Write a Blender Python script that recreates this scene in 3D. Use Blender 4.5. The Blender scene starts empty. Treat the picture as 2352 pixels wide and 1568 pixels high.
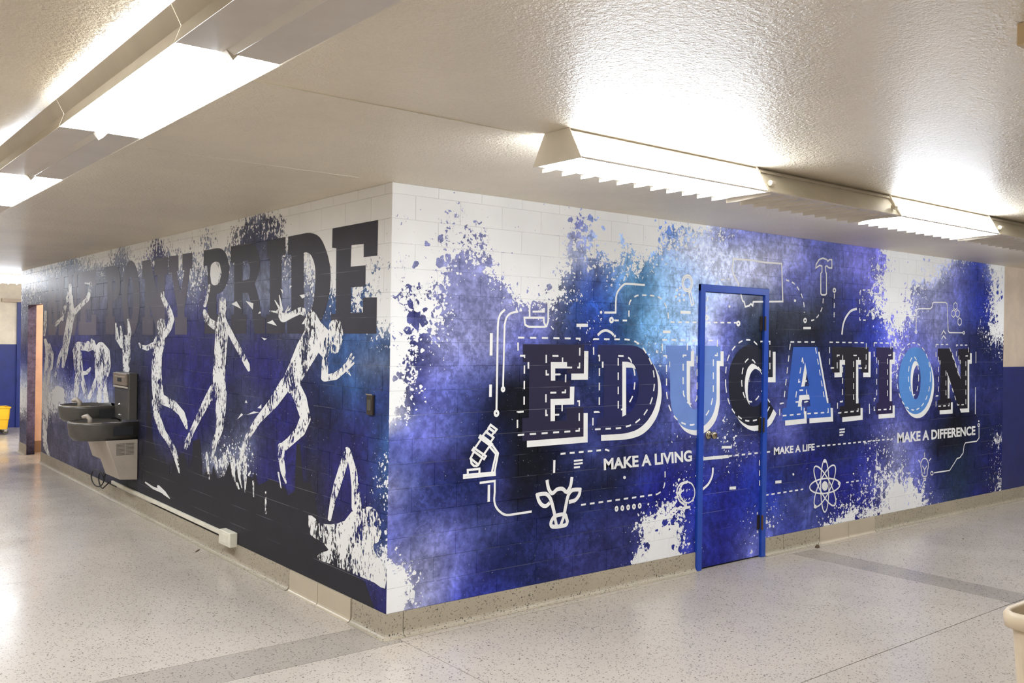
import bpy, bmesh, math, random
from mathutils import Vector, Matrix
from mathutils.geometry import tessellate_polygon
random.seed(7)
SC = bpy.context.scene
COL = SC.collection
PI = math.pi

# ------------------------------------------------------------------ camera
cam_d = bpy.data.cameras.new('camera'); cam = bpy.data.objects.new('camera', cam_d); COL.objects.link(cam)
cam_d.sensor_width = 36.0; cam_d.lens = 2109.09 / 2352 * 36.0; cam_d.clip_start = .05; cam_d.clip_end = 100
YAW, PITCH, ROLL = .898074, -.0018868, .0148134
fw = Vector((math.cos(YAW) * math.cos(PITCH), math.sin(YAW) * math.cos(PITCH), math.sin(PITCH)))
rt = Vector((math.sin(YAW), -math.cos(YAW), 0)); up = rt.cross(fw)
r_ = math.cos(ROLL) * rt + math.sin(ROLL) * up; u_ = -math.sin(ROLL) * rt + math.cos(ROLL) * up
mw = Matrix(((r_.x, u_.x, -fw.x, -2.60486), (r_.y, u_.y, -fw.y, -4.33780), (r_.z, u_.z, -fw.z, 1.64642), (0, 0, 0, 1)))
cam.matrix_world = mw
SC.camera = cam
# ------------------------------------------------------------------ world, exposure
wd = bpy.data.worlds.new('world'); SC.world = wd; wd.use_nodes = True
wd.node_tree.nodes['Background'].inputs[0].default_value = (.9, .92, 1, 1)
wd.node_tree.nodes['Background'].inputs[1].default_value = .02
SC.view_settings.view_transform = 'Standard'; SC.view_settings.look = 'None'
SC.view_settings.gamma = 1; SC.view_settings.exposure = 0.31
SC.view_settings.use_curve_mapping = False
SC.cycles.max_bounces = 6; SC.cycles.diffuse_bounces = 4; SC.cycles.glossy_bounces = 3; SC.cycles.transparent_max_bounces = 24
LIT = 34.0            # radiance of a lit lens
LAMP = (.94, 1.0, 1.09)

H = 2.498; CO = .13547; BW = .3048; BASE = CO
SHIFT=(0.0376,-0.04)
EDU=[('E',(44,40,66),[[(935,1621),(1446,1621),(1446,1436),(1300,1437),(1299,1510),(1163,1511),(1166,1394),(1328,1393),(1327,1279),(1165,1280),(1168,1141),(1302,1140),(1301,1222),(1448,1220),(1451,1030),(942,1029),(939,1168),(991,1170),(988,1511),(938,1511)]]),('D',(40,42,88),[[(1566,1620),(1861,1621),(1880,1620),(1906,1618),(1933,1614),(1958,1606),(1983,1596),(2007,1582),(2030,1564),(2053,1541),(2073,1518),(2092,1495),(2108,1472),(2122,1447),(2132,1422),(2140,1396),(2145,1370),(2148,1344),(2149,1318),(2147,1292),(2142,1266),(2135,1240),(2127,1215),(2117,1193),(2105,1173),(2091,1152),(2072,1131),(2051,1110),(2027,1091),(2001,1075),(1974,1061),(1945,1050),(1916,1042),(1885,1037),(1856,1033),(1826,1030),(1797,1029),(1776,1029),(1572,1032),(1570,1145),(1627,1144),(1621,1512),(1569,1512)],[(1794,1511),(1846,1510),(1860,1507),(1881,1502),(1900,1494),(1913,1482),(1923,1466),(1932,1449),(1941,1430),(1949,1408),(1954,1386),(1956,1361),(1956,1335),(1954,1310),(1950,1285),(1944,1261),(1937,1240),(1928,1224),(1917,1210),(1906,1197),(1896,1186),(1885,1176),(1871,1167),(1848,1158),(1821,1149),(1802,1143)]]),('U',(116,146,212),[[(2222,1622),(2485,1623),(2487,1515),(2443,1515),(2444,1445),(2446,1347),(2449,1271),(2452,1241),(2456,1232),(2462,1225),(2469,1211),(2478,1198),(2488,1187),(2499,1179),(2511,1173),(2524,1169),(2536,1168),(2548,1168),(2559,1171),(2571,1176),(2581,1184),(2590,1194),(2595,1199),(2598,1207),(2599,1241),(2598,1325),(2595,1436),(2592,1515),(2546,1515),(2544,1623),(2816,1625),(2819,1514),(2774,1515),(2780,1235),(2775,1213),(2767,1183),(2758,1154),(2746,1132),(2733,1112),(2717,1094),(2698,1077),(2677,1062),(2655,1049),(2631,1038),(2606,1029),(2583,1022),(2566,1018),(2552,1016),(2532,1017),(2504,1020),(2471,1027),(2441,1036),(2415,1047),(2392,1060),(2371,1075),(2352,1092),(2335,1111),(2320,1130),(2308,1149),(2298,1169),(2290,1190),(2283,1216),(2277,1244),(2274,1263),(2268,1511),(2225,1511)]]),('C',(32,34,48),[[(2922,1287),(2921,1305),(2920,1331),(2920,1357),(2920,1380),(2921,1403),(2924,1426),(2928,1450),(2935,1473),(2944,1495),(2956,1515),(2970,1533),(2987,1551),(3007,1569),(3030,1586),(3052,1600),(3075,1612),(3097,1621),(3119,1628),(3142,1632),(3166,1633),(3188,1633),(3208,1631),(3228,1628),(3246,1623),(3264,1615),(3281,1605),(3293,1598),(3333,1622),(3453,1623),(3459,1384),(3363,1385),(3341,1401),(3311,1424),(3285,1444),(3271,1457),(3261,1468),(3249,1476),(3234,1483),(3218,1488),(3203,1491),(3190,1490),(3180,1486),(3169,1480),(3157,1471),(3145,1460),(3135,1445),(3127,1426),(3119,1404),(3114,1381),(3111,1358),(3110,1334),(3110,1311),(3113,1291),(3117,1272),(3123,1254),(3129,1236),(3137,1219),(3147,1204),(3159,1190),(3173,1179),(3188,1170),(3204,1165),(3222,1162),(3240,1162),(3258,1165),(3276,1171),(3292,1178),(3305,1186),(3315,1195),(3326,1205),(3339,1218),(3352,1231),(3361,1241),(3477,1139),(3464,1120),(3444,1094),(3425,1072),(3406,1057),(3387,1047),(3366,1038),(3345,1030),(3322,1024),(3296,1020),(3263,1017),(3226,1016),(3192,1017),(3163,1022),(3137,1029),(3111,1039),(3084,1052),(3056,1067),(3031,1084),(3010,1103),(2991,1124),(2974,1146),(2961,1169),(2949,1193),(2940,1217),(2932,1243),(2926,1269)]]),('A',(56,98,190),[[(3723,1622),(4054,1625),(4209,1160),(4260,1155),(4269,1042),(3925,1042),(3923,1137),(3972,1143),(3951,1236),(3818,1235),(3797,1142),(3880,1142),(3889,1043),(3594,1038),(3592,1135),(3644,1140)],[(3889,1498),(3949,1307),(3840,1302)]]),('T',(34,32,42),[[(4271,1626),(4837,1627),(4840,1405),(4721,1407),(4717,1516),(4641,1516),(4651,1142),(4721,1140),(4724,1036),(4406,1031),(4403,1126),(4478,1125),(4470,1516),(4388,1517),(4391,1412),(4277,1411)]]),('I',(46,38,78),[[(4963,1628),(5244,1628),(5247,1519),(5191,1517),(5202,1145),(5253,1143),(5256,1034),(4981,1034),(4978,1136),(5021,1137),(5010,1513),(4967,1513)]]),('O',(88,142,212),[[(5968,1318),(5965,1262),(5952,1209),(5930,1159),(5900,1115),(5862,1077),(5818,1047),(5769,1025),(5717,1013),(5663,1010),(5610,1017),(5558,1033),(5510,1058),(5466,1090),(5428,1129),(5397,1174),(5374,1223),(5359,1275),(5353,1328),(5356,1381),(5368,1432),(5388,1480),(5416,1524),(5452,1562),(5493,1593),(5540,1616),(5591,1630),(5644,1635),(5698,1631),(5750,1617),(5800,1594),(5846,1563),(5887,1523),(5920,1478),(5945,1427),(5961,1373)],[(5748,1326),(5748,1295),(5744,1265),(5738,1236),(5730,1211),(5719,1189),(5706,1172),(5692,1159),(5677,1151),(5661,1149),(5645,1152),(5629,1161),(5614,1174),(5600,1192),(5588,1215),(5578,1240),(5571,1268),(5566,1298),(5564,1329),(5564,1359),(5567,1389),(5573,1417),(5581,1442),(5592,1464),(5604,1482),(5619,1495),(5634,1503),(5650,1505),(5666,1502),(5682,1494),(5697,1481),(5710,1463),(5723,1441),(5733,1416),(5740,1387),(5746,1357)]]),('N',(32,29,40),[[(6066,1623),(6315,1624),(6531,1323),(6524,1512),(6474,1514),(6471,1620),(6720,1621),(6724,1514),(6671,1513),(6687,1029),(6515,1030),(6267,1381),(6275,1139),(6340,1139),(6344,1029),(6085,1030),(6082,1131),(6131,1131),(6119,1510),(6070,1510)]])]
TXT=[('MAKE A LIVING', [(1638, 797), (2518, 794), (2511, 876), (1635, 875)]), ('MAKE A LIFE', [(3489, 775), (4042, 777), (4041, 833), (3488, 835)]), ('MAKE A DIFFERENCE', [(5345, 757), (6863, 752), (6860, 845), (5342, 854)])]
ICONS=[('microscope_drawing',[([(697,1140),(743,1110),(729,1094),(683,1124)],0.014,0,1),([(683,1121),(666,1097),(705,1074),(724,1097)],0.014,0,1),([(663,1102),(639,1076),(699,1037),(720,1063)],0.014,0,1),([(622,1080),(709,1025),(699,1015),(615,1069)],0.014,0,1),([(576,1011),(665,956),(652,940),(566,998)],0.014,0,1),([(629,1060),(579,1003)],0.014,0,0),([(695,1018),(641,958)],0.014,0,0),([(576,987),(553,950),(611,910),(638,950)],0.014,0,0),([(557,944),(560,922),(578,906),(598,903),(611,910)],0.014,0,0),([(709,1022),(756,967),(733,866),(730,849)],0.014,0,0),([(692,1011),(740,964),(714,868),(712,851)],0.014,0,0),([(508,856),(733,854),(734,841),(508,841)],0.014,0,1),([(535,857),(534,884),(619,885),(619,858)],0.014,0,0)]),('circuit_line',[([(735,738),(734,723),(732,702),(733,683),(737,668),(743,654),(751,642),(761,630),(772,620),(784,611),(795,603),(807,597),(820,593),(834,590),(849,589),(859,589)],0.014,0,0),([(627,802),(734,804),(735,738)],0.014,0,0),([(859,589),(1020,591)],0.014,0,0),([(691,778),(691,690)],0.018,0,0)]),('cow_head_drawing',[([(1147,767),(1149,756),(1153,739),(1158,723),(1167,708),(1178,695),(1190,688),(1202,691),(1215,700),(1228,708),(1244,711),(1260,711),(1275,709),(1288,701),(1300,690),(1311,685),(1323,691),(1334,704),(1343,718),(1348,735),(1352,754),(1354,768)],0.025,0,0),([(1067,690),(1086,691),(1112,692),(1136,690),(1152,682),(1164,671),(1175,657),(1184,639),(1192,617),(1199,596),(1206,575),(1212,555),(1216,542)],0.025,0,0),([(1067,690),(1070,681),(1074,668),(1079,655),(1087,643),(1096,632),(1107,623),(1118,617),(1130,614),(1141,614),(1150,617),(1158,622),(1164,626)],0.025,0,0),([(1428,690),(1410,692),(1385,694),(1363,693),(1349,687),(1337,678),(1328,666),(1320,649),(1314,629),(1309,609),(1303,585),(1298,562),(1294,545)],0.025,0,0),([(1428,690),(1427,681),(1425,669),(1421,657),(1412,646),(1402,636),(1389,627),(1372,623),(1354,621),(1341,620)],0.025,0,0),([(1216,542),(1201,533),(1192,521),(1185,510),(1183,501),(1183,493),(1186,486),(1190,482),(1196,479),(1209,477),(1236,474),(1269,473),(1296,474),(1309,477),(1316,482),(1319,489),(1321,496),(1319,504),(1315,513),(1311,524),(1306,537),(1294,545),(1271,547),(1241,546)],0.025,0,1),([(1212,542),(1229,484)],0.022,0,0),([(1295,539),(1268,486)],0.022,0,0)]),('flow_lines',[([(789,1824),(782,1819),(771,1811),(761,1802),(754,1791),(749,1779),(744,1766),(742,1750),(741,1733),(740,1721)],0.014,0,0),([(740,1721),(739,1227)],0.014,0,0),([(753,1207),(751,1200),(748,1196),(743,1193),(737,1193),(731,1196),(728,1201),(726,1208),(727,1214),(731,1219),(736,1221),(742,1221),(747,1218),(751,1213)],0.016,0,1),([(890,1817),(876,1815),(857,1812),(840,1807),(826,1800),(814,1790),(804,1778),(798,1763),(794,1745),(791,1733)],0.013,0,0),([(791,1733),(786,1365)],0.013,0,0),([(796,1349),(795,1344),(793,1340),(789,1338),(784,1338),(780,1341),(777,1345),(776,1349),(777,1354),(780,1358),(784,1360),(788,1360),(792,1358),(795,1354)],0.014,0,1),([(692,1676),(692,1559)],0.022,0,0),([(692,1372),(692,1313)],0.02,0,0)]),('scroll_drawing',[([(984,1846),(985,1783)],0.013,0,0),([(1134,1886),(1136,1764),(1123,1734),(1100,1729),(980,1727),(950,1739),(943,1782),(1099,1786),(1101,1757),(1119,1731)],0.013,0,0),([(1012,1821),(1102,1824)],0.012,0,0)]),('arch_lines',[([(1625,1834),(1725,1837)],0.014,0,0),([(1725,1837),(1725,1866),(1725,1907),(1728,1941),(1732,1960),(1739,1973),(1749,1986),(1763,2000),(1780,2015),(1797,2026),(1808,2031),(1819,2032),(1842,2033),(1890,2034),(1952,2033),(1997,2033)],0.014,0,0),([(1602,1835),(1600,1829),(1595,1825),(1588,1825),(1582,1829),(1580,1834),(1582,1840),(1588,1844),(1594,1844),(1600,1841)],-1,0,1),([(1851,1813),(1850,1836),(1850,1868),(1852,1895),(1856,1910),(1862,1919),(1871,1927),(1884,1938),(1899,1947),(1916,1955),(1930,1959),(1945,1962),(1971,1963),(2017,1964),(2073,1964),(2121,1960),(2151,1952),(2172,1940),(2189,1927),(2204,1913),(2215,1897),(2224,1882),(2231,1867),(2236,1852),(2239,1836),(2242,1819),(2244,1802),(2245,1790)],0.011,1,0),([(2265,1787),(3039,1799)],0.011,1,0),([(1701,1787),(1700,1781),(1696,1776),(1690,1773),(1684,1773),(1679,1775),(1675,1780),(1673,1786),(1675,1792),(1678,1797),(1684,1799),(1690,1800),(1695,1797),(1699,1792)],0.016,0,1),([(1713,1785),(1847,1787)],0.012,1,0),([(1568,1688),(1577,1694),(1589,1703),(1602,1710),(1616,1714),(1630,1717),(1645,1717),(1661,1713),(1676,1708),(1689,1702),(1697,1697),(1701,1693),(1704,1690)],0.017,0,0),([(1731,1681),(1729,1675),(1724,1671),(1717,1671),(1711,1675),(1709,1681),(1711,1686),(1716,1690),(1723,1690),(1729,1687)],-1,0,1)]),('bars',[([(1382,1745),(1468,1747)],0.02,0,0),([(2195,1717),(2260,1718)],0.02,0,0),([(2375,1859),(2470,1860)],0.02,0,0),([(3863,1776),(3955,1778)],0.02,0,0),([(4417,1739),(4420,1759),(4425,1788),(4432,1815),(4443,1838),(4457,1860),(4474,1880),(4495,1900),(4519,1919),(4545,1935),(4576,1945),(4609,1952),(4632,1956)],0.02,0,0),([(4404,929),(4477,929)],0.013,0,0),([(4405,905),(4477,906)],0.013,0,0),([(4406,882),(4454,882)],0.013,0,0),([(1374,878),(1442,879)],0.012,0,0),([(1375,858),(1443,859)],0.012,0,0),([(1375,836),(1419,836)],0.012,0,0),([(2614,804),(2917,802)],0.024,0,0),([(2619,576),(2641,585),(2670,598),(2697,613),(2716,631),(2731,651),(2743,670),(2748,691),(2749,711),(2749,725)],0.019,0,0),([(2953,563),(3014,560)],0.022,0,0),([(3519,560),(3585,558)],0.022,0,0),([(2855,874),(2957,869)],0.02,0,0),([(1204,888),(1203,821)],0.018,0,0)]),('magnifier_drawing',[([(2492,2070),(2491,2056),(2486,2043),(2479,2031),(2469,2021),(2457,2014),(2444,2010),(2430,2010),(2417,2012),(2405,2018),(2395,2027),(2387,2038),(2382,2051),(2380,2064),(2381,2078),(2386,2091),(2393,2103),(2403,2112),(2415,2119),(2428,2123),(2441,2124),(2455,2122),(2467,2116),(2477,2107),(2485,2096),(2490,2083)],0.013,0,1),([(2476,2069),(2475,2058),(2472,2048),(2466,2040),(2459,2032),(2451,2027),(2442,2024),(2432,2024),(2423,2026),(2414,2030),(2407,2037),(2401,2045),(2398,2055),(2396,2065),(2397,2075),(2400,2085),(2406,2094),(2413,2101),(2421,2107),(2430,2110),(2440,2110),(2449,2108),(2458,2104),(2465,2097),(2471,2089),(2474,2079)],0.011,0,1),([(2455,2001),(2475,2010),(2510,1922),(2487,1911)],0.011,0,1),([(2338,2013),(2336,2008),(2330,2004),(2324,2004),(2318,2007),(2316,2012),(2318,2018),(2323,2022),(2330,2022),(2336,2019)],-1,0,1),([(2369,2030),(2367,2025),(2362,2021),(2355,2021),(2350,2024),(2347,2029),(2349,2035),(2355,2038),(2362,2039),(2367,2036)],-1,0,1),([(2329,1967),(2327,1962),(2322,1958),(2315,1958),(2309,1961),(2307,1966),(2309,1972),(2314,1975),(2321,1976),(2327,1972)],-1,0,1),([(2365,1983),(2363,1978),(2358,1974),(2351,1974),(2346,1977),(2343,1982),(2345,1988),(2351,1991),(2358,1992),(2363,1989)],-1,0,1),([(2414,1981),(2412,1975),(2406,1972),(2399,1971),(2394,1974),(2391,1980),(2393,1985),(2399,1989),(2406,1989),(2411,1986)],-1,0,1),([(2368,1940),(2366,1935),(2361,1931),(2354,1931),(2349,1934),(2346,1939),(2348,1945),(2354,1948),(2361,1949),(2366,1945)],-1,0,1),([(2414,1947),(2412,1942),(2407,1938),(2400,1938),(2394,1941),(2392,1946),(2394,1952),(2400,1955),(2407,1956),(2412,1953)],-1,0,1)]),('state_outline',[([(2947,2274),(3160,2279),(3335,2272),(3551,2277),(3574,1980),(3197,1963),(3192,1933),(3169,1947),(3146,1931),(3101,1922),(3086,1959),(3066,1965),(3048,2010),(3042,2020),(3013,2071),(3016,2093),(2978,2129),(2944,2176),(2938,2210),(2950,2246)],0.014,0,1)]),('dashed_arch',[([(2652,1868),(2651,1889),(2652,1920),(2655,1949),(2661,1973),(2670,1996),(2685,2018),(2709,2044),(2739,2070),(2767,2091),(2790,2102),(2810,2108),(2831,2113),(2858,2117),(2887,2120),(2907,2122)],0.011,1,0),([(2668,1828),(2666,1822),(2662,1817),(2656,1814),(2650,1814),(2643,1816),(2639,1821),(2638,1827),(2639,1833),(2643,1838),(2649,1840),(2656,1841),(2662,1838),(2666,1834)],0.016,0,1),([(3036,1794),(3034,1788),(3030,1783),(3024,1780),(3017,1780),(3010,1782),(3006,1787),(3004,1793),(3005,1799),(3010,1804),(3016,1807),(3023,1807),(3030,1805),(3034,1800)],0.016,0,1),([(2924,1918),(2922,1912),(2916,1908),(2908,1908),(2902,1911),(2900,1917),(2902,1923),(2908,1927),(2915,1927),(2922,1923)],-1,0,1),([(3612,2151),(3640,2147),(3679,2140),(3714,2131),(3739,2119),(3760,2105),(3779,2089),(3799,2071),(3817,2051),(3832,2030),(3844,2009),(3854,1986),(3860,1963),(3864,1939),(3865,1915),(3866,1898)],0.012,1,0),([(3897,1838),(3895,1832),(3891,1827),(3884,1824),(3876,1823),(3869,1826),(3863,1831),(3862,1837),(3863,1843),(3868,1848),(3875,1851),(3883,1852),(3890,1849),(3895,1844)],0.015,0,1),([(3752,1993),(3749,1986),(3742,1982),(3732,1982),(3725,1986),(3722,1992),(3724,1999),(3732,2003),(3741,2003),(3749,2000)],-1,0,1),([(4130,2027),(4129,2009),(4127,1982),(4121,1957),(4109,1934),(4093,1912),(4075,1893),(4055,1875),(4032,1860),(4009,1848),(3982,1842),(3955,1838),(3936,1837)],0.012,1,0),([(4310,2102),(4309,2095),(4304,2090),(4297,2087),(4289,2087),(4282,2089),(4276,2094),(4275,2100),(4276,2106),(4281,2111),(4288,2114),(4296,2115),(4303,2112),(4308,2108)],0.014,0,1),([(4293,2073),(4294,1836)],0.012,1,0),([(4846,2128),(4692,2121),(4682,2033),(4687,1862),(4793,1863)],0.011,1,0)]),('hammer_drawing',[([(4018,2270),(4023,2301),(4063,2342),(4117,2358),(4172,2350),(4189,2337),(4213,2352),(4248,2353),(4250,2284),(4208,2283),(4173,2299),(4153,2286),(4161,2247),(4172,2232),(4177,2068),(4159,2056),(4111,2054),(4095,2065),(4090,2228),(4106,2244),(4105,2291),(4071,2296)],0.013,0,1)]),('step_lines',[([(5648,1793),(5648,1978),(5682,1992),(5911,1999),(5942,2019),(5947,2051),(5972,2061),(6199,2069),(6233,2056),(6263,1798),(6286,1779),(6558,1782)],0.012,0,0),([(5664,1774),(5663,1769),(5659,1765),(5652,1763),(5645,1763),(5638,1765),(5634,1769),(5632,1774),(5634,1779),(5638,1783),(5644,1785),(5651,1785),(5658,1783),(5663,1779)],0.011,0,1),([(6600,1782),(6598,1777),(6593,1773),(6586,1770),(6578,1770),(6570,1772),(6565,1776),(6563,1782),(6565,1787),(6570,1791),(6577,1794),(6585,1794),(6592,1792),(6598,1787)],0.011,0,1),([(5369,1798),(5365,1909),(5394,1920),(5523,1921),(5549,1903),(5555,1868)],0.011,0,0),([(6133,1759),(6171,1797),(6216,1765)],0.011,0,0),([(6134,1716),(6172,1748),(6217,1719)],0.011,0,0)]),('hexagon_drawing',[([(6437,2023),(6402,2003),(6366,2020),(6365,2058),(6400,2078),(6436,2060)],0.01,0,1),([(6399,1949),(6364,1929),(6328,1947),(6327,1984),(6362,2004),(6397,1986)],0.01,0,1),([(6485,1951),(6450,1931),(6414,1949),(6413,1987),(6448,2006),(6484,1989)],0.01,0,1),([(6529,1872),(6494,1852),(6457,1870),(6456,1908),(6491,1928),(6528,1910)],0.01,0,1)]),('lower_lines',[([(6846,1591),(6849,1483)],0.013,0,0),([(6850,1233),(6854,969)],0.013,0,0),([(4863,1127),(4869,1049)],0.013,0,0),([(4069,807),(5263,802)],0.012,1,0),([(6952,849),(6950,843),(6945,839),(6936,837),(6927,837),(6919,840),(6913,845),(6911,851),(6913,856),(6918,861),(6926,863),(6936,863),(6944,860),(6950,855)],0.011,0,1),([(6945,889),(6942,884),(6935,881),(6926,882),(6918,885),(6915,890),(6918,895),(6925,898),(6934,898),(6942,894)],-1,0,1),([(6938,823),(6942,718),(6892,688),(6653,686),(6624,661),(6607,588),(6541,546),(6483,541),(6427,499),(6335,435),(6032,436)],0.012,0,0),([(6010,433),(6008,426),(6002,421),(5993,419),(5982,420),(5973,423),(5966,429),(5964,437),(5966,443),(5972,448),(5981,451),(5992,450),(6001,446),(6008,440)],0.011,0,1)]),('light_bulb_drawing',[([(5792,477),(5786,489),(5782,500),(5778,511),(5776,523),(5774,534),(5776,546),(5783,558),(5794,570),(5806,579),(5818,584),(5831,587),(5844,587),(5858,585),(5872,581),(5885,573),(5897,563),(5908,549),(5916,536),(5919,524),(5919,512),(5917,500),(5913,490),(5906,480),(5901,468),(5899,451),(5898,431),(5890,418),(5868,414),(5839,416),(5816,424),(5804,439),(5797,459)],0.012,0,1),([(5829,399),(5875,397)],0.012,0,0),([(5833,380),(5870,379)],0.016,0,0),([(5842,638),(5844,603)],0.012,0,0),([(5728,576),(5763,556)],0.012,0,0),([(5965,577),(5930,560)],0.012,0,0),([(5808,517),(5847,479),(5887,512)],0.012,0,0),([(5847,479),(5849,444)],0.012,0,0)]),('atom_drawing',[([(4257,466),(4257,428),(4255,391),(4252,357),(4246,326),(4240,300),(4232,279),(4222,264),(4212,255),(4202,253),(4191,258),(4181,268),(4171,285),(4162,308),(4154,336),(4147,367),(4142,402),(4138,439),(4136,476),(4136,514),(4138,550),(4141,584),(4146,614),(4153,641),(4161,662),(4170,677),(4180,686),(4190,689),(4201,685),(4211,674),(4221,657),(4231,635),(4239,607),(4246,576),(4251,541),(4255,504)],0.013,0,1),([(4279,443),(4255,415),(4229,390),(4202,367),(4175,347),(4149,331),(4125,319),(4103,312),(4083,309),(4068,312),(4056,319),(4048,331),(4044,347),(4046,367),(4052,390),(4062,415),(4076,442),(4094,470),(4115,499),(4138,526),(4164,552),(4190,575),(4217,596),(4243,612),(4268,625),(4291,633),(4311,635),(4327,633),(4340,626),(4348,614),(4352,598),(4350,577),(4344,554),(4334,528),(4319,500),(4300,471)],0.013,0,1),([(4276,486),(4300,455),(4321,425),(4339,396),(4351,369),(4360,345),(4363,325),(4361,309),(4354,299),(4342,294),(4325,294),(4305,299),(4282,310),(4256,326),(4228,346),(4199,370),(4171,397),(4143,426),(4117,456),(4094,486),(4073,516),(4057,545),(4045,571),(4037,594),(4034,613),(4036,628),(4043,639),(4054,644),(4069,644),(4089,639),(4112,629),(4137,614),(4165,595),(4193,572),(4222,545),(4250,517)],0.013,0,1),([(4421,467),(4420,456),(4412,446),(4398,436),(4377,427),(4351,420),(4321,414),(4286,411),(4249,409),(4211,408),(4172,410),(4135,414),(4099,419),(4067,426),(4039,434),(4015,444),(3997,454),(3985,464),(3979,475),(3980,485),(3987,496),(4001,505),(4020,513),(4045,521),(4074,526),(4107,530),(4143,533),(4181,533),(4220,532),(4258,529),(4294,523),(4328,517),(4358,509),(4383,499),(4402,489),(4415,478)],0.013,0,1),([(4241,467),(4239,455),(4233,444),(4223,436),(4211,432),(4197,431),(4183,434),(4171,441),(4161,451),(4154,462),(4152,475),(4154,487),(4160,497),(4169,505),(4181,510),(4195,511),(4209,508),(4221,501),(4232,491),(4238,480)],-1,0,1),([(4212,678),(4208,668),(4198,663),(4184,664),(4173,671),(4169,681),(4173,691),(4183,696),(4197,695),(4208,688)],-1,0,1),([(4431,473),(4427,463),(4416,458),(4402,459),(4391,466),(4386,476),(4390,486),(4401,491),(4415,490),(4426,483)],-1,0,1),([(4083,310),(4079,301),(4069,296),(4055,298),(4045,305),(4040,315),(4044,324),(4055,329),(4068,328),(4078,321)],-1,0,1)]),('globe_drawing',[([(2460,653),(2444,652),(2421,650),(2400,645),(2384,636),(2371,623),(2362,609),(2359,594),(2360,578),(2365,562),(2371,548),(2380,534),(2393,520),(2413,506),(2437,492),(2454,482)],0.013,0,0),([(2465,646),(2451,645),(2432,643),(2415,637),(2403,627),(2393,614),(2386,600),(2385,587),(2386,573),(2390,560),(2396,550),(2403,540),(2413,531),(2426,521),(2442,511),(2453,504)],0.011,0,0),([(2458,504),(2461,477)],0.016,0,0),([(2424,472),(2499,473),(2499,464),(2424,463)],0.011,0,1),([(2552,568),(2550,549),(2542,532),(2530,517),(2513,507),(2494,501),(2473,501),(2453,505),(2433,515),(2417,528),(2404,545),(2396,564),(2392,583),(2395,602),(2402,619),(2414,634),(2430,644),(2449,650),(2470,651),(2491,646),(2510,637),(2527,624),(2540,607),(2549,588)],0.01,0,1)]),('dashed_path',[([(1438,590),(2150,592)],0.012,1,0),([(2150,592),(2163,595),(2181,601),(2197,609),(2210,620),(2221,634),(2229,653),(2233,684),(2233,719),(2232,744)],0.011,1,0),([(1255,931),(1657,932),(1705,916)],0.012,1,0),([(1772,531),(1771,526),(1768,522),(1763,520),(1758,520),(1754,523),(1751,528),(1750,533),(1751,539),(1754,543),(1758,545),(1763,545),(1767,542),(1770,537)],0.013,0,1),([(1826,530),(1825,524),(1822,520),(1818,518),(1813,519),(1808,522),(1805,527),(1804,532),(1805,538),(1808,542),(1812,544),(1817,543),(1822,540),(1825,536)],0.013,0,1),([(1882,529),(1881,524),(1878,520),(1874,518),(1869,518),(1864,521),(1861,526),(1860,532),(1861,537),(1864,541),(1868,543),(1873,543),(1878,540),(1881,535)],0.013,0,1),([(1938,529),(1937,523),(1934,519),(1930,517),(1925,517),(1920,520),(1917,525),(1915,531),(1916,536),(1920,541),(1924,543),(1929,542),(1934,539),(1937,534)],0.013,0,1),([(1994,529),(1993,523),(1990,519),(1985,517),(1980,517),(1975,520),(1972,525),(1971,531),(1972,537),(1975,541),(1979,543),(1985,542),(1989,539),(1993,534)],0.013,0,1),([(2077,531),(2075,526),(2070,523),(2064,524),(2059,527),(2057,533),(2059,537),(2064,540),(2070,539),(2075,536)],-1,0,1),([(1844,734),(1842,727),(1835,724),(1827,724),(1821,729),(1818,736),(1821,742),(1827,746),(1835,745),(1841,741)],-1,0,1),([(2928,804),(3455,804)],0.012,1,0),([(3306,747),(3311,560),(3320,530)],0.011,1,0),([(3386,470),(3862,471),(3888,472)],0.012,1,0),([(3763,601),(3761,596),(3754,593),(3746,594),(3740,598),(3737,604),(3739,609),(3746,612),(3754,611),(3761,607)],-1,0,1),([(4514,472),(4762,471)],0.012,1,0),([(4639,537),(4637,533),(4631,530),(4624,531),(4618,534),(4616,539),(4618,544),(4624,546),(4631,545),(4637,542)],-1,0,1)])]
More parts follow.
